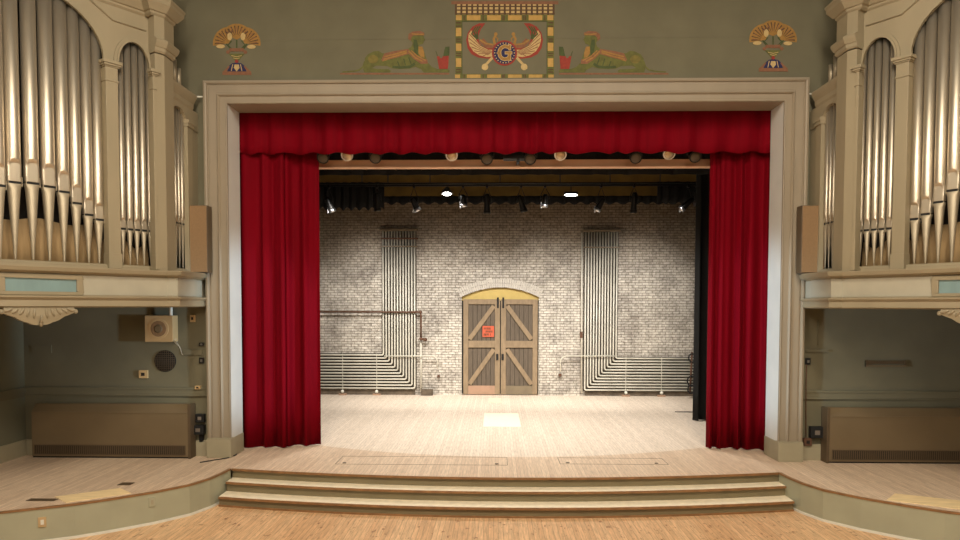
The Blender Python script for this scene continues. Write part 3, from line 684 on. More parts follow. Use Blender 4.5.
        for k in (-1, 1):
            q1 = [lo(k*w, r*.45, zm-.05), lo(k*(w+.008), r*.45, zm-.05), lo(k*(w+.008), r*.62, zm-.05), lo(k*w, r*.62, zm-.05)]
            b.rings([q1, [(x, y, zm+.09) for x, y, z in q1]])
        b.build('mouth_ear', 'pipelip', p, flip=fl)
        return p
    nm = ['first', 'second', 'third', 'fourth', 'fifth', 'sixth', 'seventh', 'eighth', 'ninth', 'tenth', 'eleventh']
    D_ = [-.95, -.79, -.615, -.43, -.225, 0, .235, .43, .615, .79, .95]; MZ = [4.22, 4.28, 4.44, 4.59, 4.64, 4.66, 4.64, 4.57, 4.44, 4.28, 4.22]
    RR = [.073, .077, .082, .091, .098, .101, .098, .091, .082, .077, .073]
    for i, (dd, mz, r) in enumerate(zip(D_, MZ, RR)):
        s = SC+dd; top = 6.70+.80*math.sqrt(max(0, 1-(min(.97, abs(dd)/1.0))**2))+.22
        pipe(s, -.13, mz, top, r, "large tin pipe, %s out from the stage end of the %s organ's great arch" % (nm[i], side), 'pipes in the great arch of the %s organ' % side)
    for i in range(5):
        s = .415+.117*i; top = 6.90+.38*math.sqrt(max(0, 1-min(.95, abs(s-.66)/.28)**2))
        pipe(s, -.11, 4.11, top, .05, "slim tin pipe, %s from the corner pier in the %s organ's narrow arch" % (nm[i], side), 'pipes in the narrow arch of the %s organ' % side)
    for i in range(5):
        s = 3.48+.117*i; top = 6.90+.38*math.sqrt(max(0, 1-min(.95, abs(s-3.71)/.28)**2))
        pipe(s, -.11, 4.11, top, .05, "slim tin pipe, %s in the %s organ's far narrow arch by the side wall" % (nm[i], side), 'pipes in the far arch of the %s organ' % side)
    for i, y in enumerate((-.95, -.82, -.69, -.56, -.43)):
        pipe(0, 0, 4.33, 6.40, .042, "thin pipe, %s from the corner pier in the %s organ's side bay" % (nm[i], side), 'pipes in the side bay of the %s organ' % side, wx=(xs_-.09, y), face=(1, 0))
    for i, (y, z) in enumerate(((-.90, 7.20), (-.75, 7.16), (-.58, 7.06))):
        b = MB(); b.tube([(xs_-.05, y, 6.735), (xs_-.05, y, z)], .042, 14); 
        tag(b.build('organ_pipe', 'pipelip', flip=fl), "short pipe, %s from the corner pier on top of the %s organ's side bay" % (nm[i], side), 'organ pipe', 'short pipes on the %s side bay' % side)
    return root
organ(-1); organ(1)

# brown speaker columns standing on the gallery ledge ends, and thin rods
for sd, side, q in ((-1, 'left', (188.5, 207.5, 205, 272.5)), (1, 'right', (802.5, 825, 205, 273))):
    a, c = P(q[0], q[2], -.33), P(q[1], q[3], -.33)
    t = thing('speaker_column', 'tall brown cloth speaker box at the %s edge of the stage frame' % side, 'speaker', ((a.x+c.x)/2, -.2, c.z), 'brown speaker boxes beside the stage frame')
    MB().box((a.x, -.31, c.z), (c.x, -.10, a.z)).build('cabinet', 'heatdark', t, bevel=.01)
    MB().box((a.x+.012, -.33, c.z+.012), (c.x-.012, -.305, a.z-.012)).build('front_cloth', 'cork', t)
    MB().box((a.x+.1, -.10, c.z+.3), (c.x-.1, YW, c.z+.4)).build('wall_bracket', 'black', t)
    xa = sd*5.56; zz = P(200, 97, 0).z
    tag(MB().tube([(xa, -.02, zz), (sd*5.80, -.02, zz)], .014, 8).build('tie_rod', 'white'), 'short white rod joining the %s organ and the stage frame' % side, 'rod', 'white rods between organs and frame')

# ================================================================== CURTAINS
def cloth(name, p0, p1, ztop, zbot, folds, amp, thick=.02, m='velvet', phase=0, scallop=0, nz=10, irregular=.5, zb=None, seed=1, gather=0):
    rnd = random.Random(seed); (x0, y0), (x1, y1) = p0, p1
    L_ = math.hypot(x1-x0, y1-y0); ux, uy = (x1-x0)/L_, (y1-y0)/L_; nx, ny = uy, -ux
    n = int(folds*14); ph = [rnd.uniform(-1, 1)*irregular for _ in range(int(folds)+3)]; am = [rnd.uniform(.6, 1.25) for _ in range(int(folds)+3)]
    F, B = [], []
    for j in range(nz+1):
        v = j/nz; fr, bk = [], []
        for i in range(n+1):
            u = i/n; w = u*folds; k = int(w); f = w-k
            a = am[k]*(1-f)+am[k+1]*f; q = ph[k]*(1-f)+ph[k+1]*f
            flare = .75+.35*v if not scallop else 1
            d = amp*a*flare*(math.sin(2*PI*(w+q*.3)+phase)+.28*math.sin(4*PI*(w+q)+1.3))
            z = ztop+(zbot-ztop)*v
            if scallop: z += scallop*v*(math.cos(2*PI*(w+q*.3)+phase-.4)-1)*.5*-1-.0
            px, py = x0+ux*L_*u+nx*d, y0+uy*L_*u+ny*d
            fr.append((px, py, z)); bk.append((px-nx*thick, py-ny*thick, z))
        F.append(fr); B.append(bk)
    b = MB(); W = n+1
    fv = [p for r in F for p in r]; bv = [p for r in B for p in r]; o = len(fv); fs = []
    for j in range(nz):
        for i in range(n):
            q = j*W+i; fs.append((q, q+1, q+W+1, q+W)); fs.append((o+q, o+q+W, o+q+W+1, o+q+1))
    for i in range(n): fs.append((i, o+i, o+i+1, i+1)); q = nz*W+i; fs.append((q, q+1, o+q+1, o+q))
    for j in range(nz): q = j*W; fs.append((q, q+W, o+q+W, o+q)); q = j*W+n; fs.append((q, o+q, o+q+W, q+W))
    b.add(fv+bv, fs, True)
    return b.build(name, m)
g = 'red stage curtains'
tag(cloth('stage_curtain', (-5.5, .80), (-4.33, .90), 7.2, .02, 3.4, .075, seed=3, irregular=1), 'dark red velvet curtain panel against the left frame reveal', 'curtain', g)
tag(cloth('stage_curtain', (-4.40, 1.00), (-3.70, 1.15), 7.2, .02, 1.8, .07, seed=5, irregular=1), 'dark red velvet curtain panel, inner one at the stage left opening', 'curtain', g)
tag(cloth('stage_curtain', (4.13, 1.12), (5.5, .86), 7.2, .02, 5.6, .085, seed=8, irregular=1), 'dark red velvet curtain hanging in folds on the right of the opening', 'curtain', g)
tag(cloth('valance', (-5.45, .74), (5.45, .74), 6.95, 5.82, 22, .045, scallop=.05, seed=11, nz=6, irregular=.9), 'dark red velvet valance across the top of the stage opening', 'valance')
tag(cloth('black_leg_curtain', (4.82, 4.45), (5.7, 4.7), 7.4, .02, 4, .05, m='blackcloth', seed=4), 'black leg curtain standing behind the right red curtain', 'curtain')
tag(cloth('black_border_curtain', (-7.5, 3.0), (7.5, 3.0), 8.3, 5.84, 30, .04, m='blackcloth', seed=14), 'black border drape behind the pale beam over the stage', 'border curtain', 'black overhead border drapes')
tag(cloth('black_border_curtain', (-7.5, 8.6), (7.5, 8.6), 6.22, 5.95, 40, .03, m='blackcloth', seed=15, scallop=.08, nz=3), 'narrow scalloped black border drape high before the brick wall', 'border curtain', 'black overhead border drapes')
tag(cloth('black_border_curtain', (-5.2, 6.9), (-3.3, 6.9), 6.35, 5.55, 8, .04, m='blackcloth', seed=16, scallop=.1, nz=3), 'bunched black cloth hanging at the upper left of the brick wall', 'border curtain')
tag(cloth('black_border_curtain', (4.4, 6.9), (6.2, 6.9), 6.35, 5.72, 7, .04, m='blackcloth', seed=17, scallop=.1, nz=3), 'bunched black cloth hanging at the upper right of the brick wall', 'border curtain')
# pale beam behind the valance
b = MB(); b.box((-7, 1.62, 5.76), (7, 1.78, 5.895)); b.box((-7, 1.58, 5.735), (7, 1.78, 5.758)); struct(b.build('beam', 'beam'))
struct(MB().box((-7, 9.05, 6.28), (7, 9.24, 7.05)).build('beam', 'ochre'))
# valance-line lamps
def parcan(px, py, k, lens, i):
    y = 1.15; c = P(px, py, y); r = .115
    t = thing('front_spotlight', '', 'stage light', (c.x, y, c.z), 'lamps peeking out under the red valance')
    tilt = -.55; fd = Vector((0, -math.cos(tilt), math.sin(tilt)))
    a = Vector(c)-fd*.16; e = Vector(c)+fd*.10
    MB().tube([a, a+fd*.05, Vector(c)+fd*.03, e], [r*.55, r*.85, r, r], 18).build('lamp_body', 'gun', t)
    b = MB(); b.tube([e-fd*.005, e+fd*.02], [r*1.06, r*1.06], 20); b.build('rim', 'steel' if lens else 'gun', t)
    b = MB(); b.tube([e+fd*.012, e+fd*.03, e+fd*.036], [r*.92, r*.75, r*.2], 18); b.build('lens', 'lens' if lens else 'heatdark', t)
    MB().tube([Vector(c)+Vector((-r-.02, 0, 0)), Vector(c)+Vector((-r-.02, .02, .22)), Vector(c)+Vector((0, .02, .27)), Vector(c)+Vector((r+.02, .02, .22)), Vector(c)+Vector((r+.02, 0, 0))], .011, 6).build('yoke', 'gun', t)
    MB().tube([Vector(c)+Vector((0, .02, .26)), Vector(c)+Vector((0, .02, .42))], .016, 6).build('hanging_clamp', 'gun', t)
    return t
FL = [(324, 156, 0, 'dark lamp half hidden by the left red curtain under the valance'), (348, 153.5, 1, 'round glass lamp under the valance, leftmost of the four bright lenses'), (376, 156, 0, 'dark blank-faced lamp under the valance above the left conduits'), (452, 153.5, 1, 'round glass lamp under the valance, second bright lens from left'),
      (487, 157, 0, 'dark lamp under the valance above the barn door left leaf'), (530, 157, 0, 'black lamp under the valance above the barn door right edge'), (560, 153, 1, 'round glass lamp under the valance, third bright lens from left'), (635, 156, 0, 'dark blank-faced lamp under the valance above the right conduits'), (668, 152, 1, 'round glass lamp under the valance, rightmost of the four bright lenses'), (694, 155, 0, 'dark lamp under the valance beside the right red curtain')]
for i, (px, py, l, lb) in enumerate(FL): parcan(px, py, 0, l, i)['label'] = lb
tag(MB().tube([(-5.05, 1.17, 6.34), (5.05, 1.17, 6.34)], .025, 8).build('lighting_pipe', 'gun'), 'black lighting pipe hidden just behind the red valance', 'lighting pipe', 'lighting pipes')
b = MB(); b.box((.02, 1.05, 5.80), (.48, 1.3, 5.86)); b.box((.28, 1.05, 5.72), (.34, 1.25, 5.80)); tag(b.build('accessory_tray', 'black'), 'small black tray hanging before the pale beam near the middle', 'tray')
# overhead battens with hanging spotlights
for y, z, lb in ((5.0, 5.99, 'long horizontal lighting pipe, nearer one over the stage'), (7.0, 6.28, 'long horizontal lighting pipe, farther one near the brick wall'), (6.0, 6.10, 'long horizontal lighting pipe, lowest of those over the stage')):
    tag(MB().tube([(-7, y, z), (7, y, z)], .024, 8).build('lighting_pipe', 'gun'), lb, 'lighting pipe', 'lighting pipes')
def hanger(px, py, L_, ang, fin, label, y=6.0):
    c = P(px, py, y); t = thing('hanging_spotlight', label, 'stage light', (c.x, y, c.z), 'spotlights hanging above the stage')
    d = Vector((math.sin(ang), .25, -math.cos(ang))).normalized(); c = Vector(c); r = .085
    a = c-d*L_*.5; e = c+d*L_*.5; m_ = 'steel' if fin else 'gun'
    MB().tube([a, a+d*.04, c, e-d*.02, e], [r*.5, r*.8, r*.85, r, r*1.05], 14).build('lamp_body', 'gun', t)
    MB().tube([e, e+d*.09], [r*1.1, r*1.15], 14, cap=True).build('snoot', m_, t)
    MB().tube([e+d*.085, e+d*.095], [r*.9, r*.9], 14).build('lens', 'lens', t)
    top = Vector((c.x, y, 6.10))
    MB().tube([c+Vector((-.11, 0, 0)), c+Vector((-.11, 0, .12)), top+Vector((0, 0, -.04)), c+Vector((.11, 0, .12)), c+Vector((.11, 0, 0))], .012, 6).build('yoke', 'gun', t)
    MB().box(top+Vector((-.03, -.04, -.06)), top+Vector((.03, .04, .03))).build('hanging_clamp', 'gun', t)
    if fin: MB().box(e+Vector((-.10, -.02, -.12)), e+Vector((-.07, .05, .05))).build('barn_door', 'steel', t)
HL = [(329, 203, .34, .35, 1, 'spotlight with shiny metal flap at the far left above the brick'), (377, 200, .42, 0, 0, 'black spotlight hanging above the left conduit bundle'), (414, 203, .30, .5, 1, 'shiny-flapped spotlight hanging right of the left conduit bundle'),
      (463, 199, .24, .1, 1, 'small spotlight with bright tip right of the lit lamp'), (487, 202, .44, 0, 0, 'long black spotlight hanging above the barn door left leaf'), (521, 202, .38, .35, 0, 'black spotlight tilted right above the barn door right leaf'),
      (545, 199, .26, -.1, 1, 'small spotlight with bright tip left of the white tube'), (601, 203, .30, -.5, 1, 'spotlight tilted left above the right conduit bundle'), (634, 201, .46, 0, 0, 'long black spotlight hanging above the right conduits'),
      (688, 203, .34, -.8, 1, 'shiny-flapped spotlight leaning left beside the black leg curtain'), (697, 197, .26, .3, 1, 'small shiny spotlight nearest the black leg curtain')]
for px, py, l, a, f, lb in HL: hanger(px, py, l, a, f, lb)
# lit scoop lamp and lit tube
c = P(447, 192.5, 6.0); t = thing('scoop_lamp', 'lit bell-shaped lamp glowing white among the overhead spotlights', 'stage light', c)
MB().tube([c+Vector((0, 0, .14)), c+Vector((0, 0, .10)), c+Vector((0, 0, .03)), c+Vector((0, 0, -.04))], [.04, .07, .14, .17], 18).build('shade', 'steel', t)
MB().ball(c+Vector((0, -.04, -.03)), .13, sc=(1, 1, .45)).build('bulb', 'lamp_on', t)
MB().tube([c+Vector((0, 0, .13)), Vector((c.x, c.y, 6.10))], .014, 6).build('stem', 'gun', t)
c = P(571, 195, 6.0); t = thing('tube_lamp', 'short glowing white tube lamp above the right conduit bundle', 'stage light', c)
MB().tube([c+Vector((-.17, 0, 0)), c+Vector((-.12, 0, 0)), c+Vector((.12, 0, 0)), c+Vector((.17, 0, 0))], [.012, .03, .03, .012], 10).build('tube', 'tube_on', t)
MB().box(c+Vector((-.18, -.02, .03)), c+Vector((.18, .06, .09))).build('housing', 'gun', t)
MB().tube([c+Vector((0, .02, .08)), Vector((c.x, c.y+.02, 6.10))], .012, 6).build('stem', 'gun', t)
# drop pipes / rigging lines
for i, (px, z0) in enumerate(((362, 6.9), (388, 6.9), (430, 6.9), (500, 6.9), (560, 6.9), (610, 6.9), (660, 6.9))):
    p_ = P(px, 186, 5.0)
    tag(MB().tube([(p_.x, 5.0, 5.99), (p_.x, 5.0, 8.6)], .014, 6).build('rigging_line', 'gun'), ('far left', 'second', 'third', 'middle', 'fifth', 'sixth', 'far right')[i]+' thin dark rigging line, counted from the left, above the nearer pipe', 'rigging line', 'rigging lines over the stage')

# ================================================================== CONDUITS on the brick wall
YC = YB-.09
ordn = ['innermost', 'second from inside', 'third from inside', 'fourth from inside', 'fifth from inside', 'sixth from inside', 'sixth from outside', 'fifth from outside', 'fourth from outside', 'third from outside', 'second from outside', 'outermost']
for sd, side, xi, xo, zi, zo, zt in ((-1, 'left', -3.70, -2.70, 1.28, .22, 5.25), (1, 'right', 3.68, 2.70, 1.20, .19, 5.22)):
    for k in range(12):
        x = xi+(xo-xi)*k/11; z = zi+(zo-zi)*k/11; R_ = .055
        pts = [(x, YC, zt)]+[(x, YC, z+.4)]
        for j in range(5):
            a = j/4*PI/2; pts.append((x+sd*R_*(1-math.cos(a)), YC, z+R_-R_*math.sin(a)))
        pts.append((sd*6.9, YC, z))
        tag(MB().tube(pts, .026, 8).build('conduit', 'conduit'), 'pale bent conduit, %s of the %s bundle on the brick wall' % (ordn[k], side), 'conduit', 'conduits of the %s bundle' % side)
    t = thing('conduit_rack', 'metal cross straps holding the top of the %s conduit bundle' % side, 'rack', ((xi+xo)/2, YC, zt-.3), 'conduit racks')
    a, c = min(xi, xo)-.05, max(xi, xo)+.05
    b = MB(); b.box((a, YB-.03, zo-.03), (c, YB, zt+.05)); b.box(((xi if sd > 0 else -6.9), YB-.03, zo-.03), ((6.9 if sd > 0 else xi), YB, zi+.05)); b.build('gap_shade_sheet', 'gapshade', t)  # added dark sheet standing in for the shadow gaps between conduits
    MB().box((a-.05, YC-.06, zt-.04), (c+.05, YB, zt+.03)).build('top_channel', 'heater', t)
    if sd < 0: MB().box((a-.02, YC-.045, zt-.30), (c+.05, YC+.04, zt-.25)).build('cross_strap', 'rust', t)
    MB().box((a-.02, YC-.045, zt-.55), (c+.05, YC-.02, zt-.50)).build('cross_strap', 'heater', t)
    for j, px in enumerate((343, 377) if sd < 0 else (625.5, 661)):
        p_ = P(px, 391, YC); xx = p_.x
        t = thing('floor_bracket', '%s white-capped bracket standing under the %s conduit bundle' % (('left', 'right')[j], side), 'bracket', (xx, YC, 0), 'brackets under the conduit bundles')
        MB().box((xx-.009, YC-.04, .05), (xx+.009, YC-.028, zi+.04)).build('support_strut', 'conduit', t)
        MB().ball((xx, YC-.08, .12), .055).build('cap', 'white', t)
        MB().box((xx-.12, YC-.10, 0), (xx+.12, YC+.02, .05)).build('foot_block', 'kick', t)
struct(MB().box((-6.5, YB-.03, 0), (-2.7, YB, .16)).build('baseboard_back', 'dirt')); struct(MB().box((2.7, YB-.03, 0), (6.5, YB, .14)).build('baseboard_back', 'dirt'))
def tubet(pts, r, m, name, label, cat, group=None):
    return tag(MB().tube(pts, r, 8).build(name, m), label, cat, group)
yq = YC-.09
p_ = [P(*q, yq) for q in ((418, 312), (420.5, 313), (421, 316), (421, 339))]
t = thing('iron_pipe', 'rusty brown iron pipe crossing the left conduits to a valve', 'pipe', (p_[3].x, yq, p_[3].z))
MB().tube([(-6.5, yq, p_[0].z), p_[0], p_[1], p_[2], p_[3]], .028, 8).build('run', 'rust', t)
b = MB(); b.ball(p_[3], .06); b.tube([p_[3], p_[3]+Vector((.12, 0, -.02))], .04, 8); b.ball(p_[3]+Vector((.14, 0, -.02)), .06); b.build('valve', 'rust', t)
b = MB(); b.ball(p_[1]+Vector((.0, -.02, .03)), .055); b.build('elbow', 'rust', t)
q = [P(*a, yq) for a in ((384, 356), (433, 356), (436.5, 357.5), (437.5, 361), (437.5, 368))]
tubet(q, .018, 'conduit', 'small_conduit', 'thin pale conduit hooking down right of the left bundle', 'conduit', 'thin hooked conduits')
q = [P(*a, yq) for a in ((615, 356), (566, 356), (562, 357.5), (560.5, 361), (560.5, 372))]
tubet(q, .018, 'conduit', 'small_conduit', 'thin grey conduit hooking down left of the right bundle', 'conduit', 'thin hooked conduits')
q = [P(582, 233, YC), P(581.5, 393, YC)]
t = thing('riser_conduit', 'single straight conduit standing just left of the right bundle', 'conduit', (q[1].x, YC, 0)); MB().tube(q, .026, 8).build('pipe_run', 'conduit', t); MB().box(q[0]+Vector((-.04, -.05, -3.3)), q[0]+Vector((.04, .03, -3.1))).build('junction', 'rust', t)
q = [P(421, 342, YC), P(421, 392, YC)]; t = thing('riser_conduit', 'single straight pale pipe dropping to the floor below the rusty valve', 'conduit', (q[1].x, YC, 0)); MB().tube(q, .03, 8).build('pipe_run', 'conduit', t)
a, c = P(421.5, 389, YC), P(433, 395, YC)
b = MB(); b.box((a.x, YC-.12, .0), (c.x, YC+.04, a.z)); tag(b.build('floor_box', 'dirt', bevel=.01), 'small dark box on the floor between left conduits and door', 'box')
a = P(560, 375, YC); tag(MB().box((a.x-.05, YC-.02, a.z-.04), (a.x+.05, YC+.045, a.z+.04)).build('outlet_box', 'rust'), 'tiny rusty outlet box below the hooked grey conduit', 'outlet')
a = P(438.5, 376, YC); tag(MB().box((a.x-.04, YC-.02, a.z-.04), (a.x+.04, YC+.045, a.z+.04)).build('outlet_box', 'rust'), 'tiny dark outlet box low on brick left of the door', 'outlet')
# grey boxes at the right end of the right bundle
a = P(692, 352, 8.6); t = thing('switch_stack', 'dark coiled cables and boxes beside the black leg curtain', 'cable', (a.x, 8.6, 0))
for j, (px, py, r) in enumerate(((692, 358, .10), (691, 381, .12), (690.5, 389, .10))):
    c = P(px, py, 8.6); MB().tube([c+Vector((r*math.cos(u), -.03*j, r*1.3*math.sin(u))) for u in [i*PI/6 for i in range(14)]], .022, 6).build('coil', 'black', t)
MB().tube([P(692, 352, 8.62), P(690, 394, 8.62)], .03, 6).build('post', 'rust', t)
p_ = P(688, 410, 5.9); 
tag(MB().tube([(p_.x-.35, 5.9, .012), (p_.x, 5.88, .012), (p_.x+.3, 5.86, .012)], .012, 6).build('floor_cable', 'black'), 'short black cable lying on the stage by the black curtain', 'cable')

# ================================================================== STAGE FLOOR pieces
def zpt(px, py, z=0):
    d = _fw+_r2*((px-480)/FPX)-_u2*((py-PY)/FPX); return CAM+d*((z-CAM.z)/d.z)
tag(MB().box((-.42, 3.45, .0), (.48, 5.5, .006)).build('floor_patch', 'matwhite'), 'large cream rectangular patch on the stage floor before the door', 'floor patch', 'cream floor patches')
tag(MB().box((-.33, 7.6, .0), (.05, 8.58, .006)).build('floor_patch', 'tread'), 'small pale patch on the stage floor close to the barn door', 'floor patch', 'cream floor patches')
for x0, x1, y0, y1, lb in ((-3.03, .10, -.50, .17, 'long floor hatch set in the front apron, left of centre'), (1.05, 3.02, -.36, .16, 'floor hatch outlined in the front apron, right of centre')):
    t = thing('floor_hatch', lb, 'hatch', (x0, y0, 0), 'hatches in the apron floor')
    b = MB(); w = .012
    for a in ((x0, y0, x1, y0+w), (x0, y1-w, x1, y1), (x0, y0, x0+w, y1), (x1-w, y0, x1, y1)): b.box((a[0], a[1], 0), (a[2], a[3], .003))
    b.build('groove', 'heater', t)
    for xx in (x0+.15, x1-.2): MB().tube([(xx, y0+.1, 0), (xx, y0+.1, .008)], .035, 10).build('finger_ring', 'heatdark', t)
for sd, side, q in ((-1, 'left', [(-6.73, -2.78), (-6.01, -2.27), (-5.69, -2.55), (-6.37, -3.08)]), (1, 'right', [(6.02, -2.22), (7.1, -2.75), (6.75, -3.2), (5.70, -2.58)])):
    tag(MB().prism(q, 0, .008).build('floor_panel', 'ply'), 'bare plywood panel let into the curved %s wing floor' % side, 'floor panel', 'plywood panels in the wing floors')
p_ = zpt(43, 500); tag(MB().box((p_.x-.22, p_.y-.06, 0), (p_.x+.2, p_.y+.06, .006)).build('floor_socket', 'heatdark'), 'dark floor socket lid beside the left plywood panel', 'floor socket', 'sockets in the left wing floor')
p_ = zpt(126, 484); tag(MB().box((p_.x-.10, p_.y-.08, 0), (p_.x+.10, p_.y+.08, .006)).build('floor_socket', 'heatdark'), 'small dark floor lid behind the left plywood panel', 'floor socket', 'sockets in the left wing floor')
# plates on the curved fascia
for px, py, w, h, mm, lb in ((43.5, 522, .10, .14, 'beige', 'beige socket plate low on the curved left stage front'), (153, 502, .09, .14, 'apron', 'sage painted plate on the curved left stage front')):
    # find the fascia point
    best = None
    for i in range(len(WING)-1):
        for k in range(20):
            x = -(WING[i][0]+(WING[i+1][0]-WING[i][0])*k/20); y = WING[i][1]+(WING[i+1][1]-WING[i][1])*k/20
            d = _fw+_r2*((px-480)/FPX)-_u2*((py-PY)/FPX); tt = (y-CAM.y)/d.y; e = abs(CAM.x+d.x*tt-x)
            if best is None or e < best[0]:
                tn = Vector((-(WING[i+1][0]-WING[i][0]), WING[i+1][1]-WING[i][1])).normalized(); best = (e, x, y, CAM.z+d.z*tt, tn)
    _, x, y, z, tn = best; nn = Vector((-tn.y, tn.x)); nn = nn if nn.y < 0 else -nn
    f = lambda v: (x+tn.x*v[0]+nn.x*v[1], y+tn.y*v[0]+nn.y*v[1], z+v[2])
    t = thing('wall_plate', lb, 'wall plate', (x, y, z))
    MB().box((-w/2, -.03, -h/2), (w/2, .012, h/2), mx=f).build('plate', mm, t)
    MB().box((-w/5, .01, -h/4), (w/5, .018, h/4), mx=f).build('socket', 'white' if mm == 'beige' else 'plinth', t)

# ================================================================== WINGS: heaters, speaker, plates
def heater(x0, x1, side):
    yf, yb = -.15, YW-.04; z0, z1, z2 = .03, .87, 1.01
    a = P(30 if side == 'left' else 830, 458, yf); 
    t = thing('convector_heater', 'long brown metal convector heater against the %s wing wall' % side, 'heater', ((x0+x1)/2, yf, 0), 'convector heaters in the wings')
    b = MB(); b.rings([[(x, yf, z0), (x, yb, z0), (x, yb, z2), (x, yf+.13, z2), (x, yf, z1)] for x in (x0, x1)]); b.build('casing', 'heater', t, bevel=.012)
    b = MB(); sx = x1 if side == 'left' else x0; k = 1 if side == 'left' else -1
    MB().box((sx, yf-.01, 0), (sx+.05*k, yb, z2+.01)).build('end_cover', 'heatdark', t, bevel=.006)
    MB().box((x0+.02, yf-.012, z1-.02), (x1-.02, yf, z1)).build('top_lip', 'heater', t)
    MB().box((x0+.05, yf-.004, .08), (x1-.05, yf+.001, .235)).build('grille_back', 'black', t)
    n = 78; b = MB()
    for i in range(n):
        x = x0+.06+(x1-x0-.12)*i/(n-1); b.box((x-.011, yf-.010, .08), (x+.011, yf-.003, .235))
    b.box((x0+.05, yf-.012, .235), (x1-.05, yf-.003, .25)); b.box((x0+.05, yf-.012, .068), (x1-.05, yf-.003, .08)); b.build('grille', 'heatdark', t)
    MB().box((x0+.0, yf+.03, 0), (x1, yb, .03)).build('base', 'black', t)
heater(-8.84, -5.87, 'left'); heater(5.99, 9.0, 'right')
# hanging square speaker
a, c = P(144.5, 315.5, -.10), P(173, 342, -.10); cx_, cz_ = (a.x+c.x)/2, (a.z+c.z)/2
t = thing('square_speaker', 'square beige loudspeaker hung under the left organ gallery', 'speaker', (cx_, -.1, c.z))
MB().box((a.x, -.10, c.z), (c.x, YW, a.z)).build('cabinet', 'beige', t, bevel=.01)
MB().tube([(cx_, -.10, cz_), (cx_, -.115, cz_)], [.19, .185], 28).build('ring', 'beige', t); MB().tube([(cx_, -.112, cz_), (cx_, -.122, cz_)], [.15, .14], 28).build('cone', 'cork', t); MB().tube([(cx_, -.12, cz_), (cx_, -.135, cz_)], [.085, .06], 20).build('dust_cap', 'heater', t)
p_ = P(171, 312, -.05); MB().tube([p_+Vector((0, 0, -.1)), p_+Vector((0, 0, .14))], .03, 8).build('hanger', 'white', t)
p_ = P(173, 341, -.12)
for j in range(6): MB().tube([p_, p_+Vector((.05+.02*j, -.03, .03-.03*j)), p_+Vector((.08+.02*j, -.02, .04-.06*j))], .003, 4).build('loose_wire', 'white', t)
# round grille
c = P(165.5, 361, YW)
t = thing('round_vent', 'round black mesh vent in the left wing wall', 'vent', (c.x, YW, c.z))
MB().tube([(c.x, YW-.02, c.z), (c.x, YW+.01, c.z)], [.205, .205], 32).build('hole', 'black', t)
b = MB(); R_ = .20
for i in range(-5, 6):
    o = i*.036; h = math.sqrt(max(0, R_*R_-o*o))
    b.tube([(c.x-h, YW-.024, c.z+o), (c.x+h, YW-.024, c.z+o)], .004, 4); b.tube([(c.x+o, YW-.028, c.z-h), (c.x+o, YW-.028, c.z+h)], .004, 4)
b.build('mesh', 'heatdark', t)
def plate(px0, py0, px1, py1, m, name, label, cat, d=.03, extra=None):
    a, c = P(px0, py0, YW), P(px1, py1, YW); t = thing(name, label, cat, ((a.x+c.x)/2, YW, c.z))
    MB().box((a.x, YW-d, c.z), (c.x, YW+.005, a.z)).build('plate', m, t, bevel=.004)
    w, h = c.x-a.x, a.z-c.z
    MB().box((a.x+w*.3, YW-d-.01, c.z+h*.3), (c.x-w*.3, YW-d, a.z-h*.3)).build(extra or 'knob', 'black' if m != 'black' else 'steel', t)
    return t
plate(140, 370, 148.5, 378, 'beige', 'thermostat', 'small beige thermostat left below the round vent', 'thermostat', .05)
plate(190.5, 315, 195.5, 322, 'beige', 'wall_plate', 'small beige plate on the wall under the left gallery end', 'wall plate')
plate(199.5, 342.5, 204.5, 346, 'black', 'wall_socket', 'tiny black socket beside the left frame, upper', 'socket')
plate(199.5, 357.5, 204.5, 363.5, 'black', 'wall_socket', 'black square socket beside the left frame above the rail', 'socket')
plate(196, 385.5, 201.5, 389, 'beige', 'wall_plate', 'tiny beige tag on the chair rail by the left frame', 'wall plate', .06)
plate(197.5, 413.5, 206, 421.5, 'black', 'power_box', 'black power box low beside the left frame, upper of two', 'power box', .10)
plate(195, 424.5, 206, 433.5, 'black', 'power_box', 'black twin-lamp power box low beside the left frame, lower of two', 'power box', .12)
plate(199.5, 433.5, 204, 443, 'dark', 'wall_recess_plate', 'narrow dark plate under the left power boxes', 'wall plate', .03)
plate(805, 358, 810, 364.5, 'black', 'wall_socket', 'black square socket beside the right frame above the rail', 'socket')
plate(808.5, 426, 820.5, 437, 'black', 'power_box', 'black twin-lamp power box beside the right heater', 'power box', .12)
plate(802.5, 437.5, 810, 445, 'rust', 'junction_box', 'small brown junction box at the foot of the right frame', 'junction box', .08)
a, c = P(865, 360.5, YW), P(905, 366.5, YW); t = thing('wall_bracket', 'thin brown wall bracket strip on the right wing wall', 'bracket', (a.x, YW, c.z))
MB().box((a.x, YW-.05, c.z), (c.x, YW, c.z+.03)).build('lower_strip', 'heater', t); MB().box((a.x, YW-.03, c.z+.05), (c.x, YW, a.z)).build('upper_strip', 'heatdark', t)
for x in (a.x, c.x-.03): MB().box((x, YW-.04, c.z), (x+.03, YW, a.z+.01)).build('end_block', 'heatdark', t)
q = [P(806.5, 364, YW-.02), P(806, 390, YW-.06), P(806, 438, YW-.05)]; tubet(q, .009, 'rust', 'wall_cable', 'thin brown cable running down beside the right frame', 'cable')
q = [P(818, 320, YW-.015), P(817.5, 345, YW-.015)]; tubet(q, .010, 'plaster', 'wall_conduit', 'thin painted conduit under the right gallery end', 'conduit')
a, c = P(805.5, 347, YW), P(828, 352, YW); tag(MB().box((a.x, YW-.03, c.z), (c.x, YW, c.z+.05)).build('cable_shelf', 'plaster'), 'faint painted ledge near the right frame under the gallery', 'ledge', 'painted ledges in the wings')
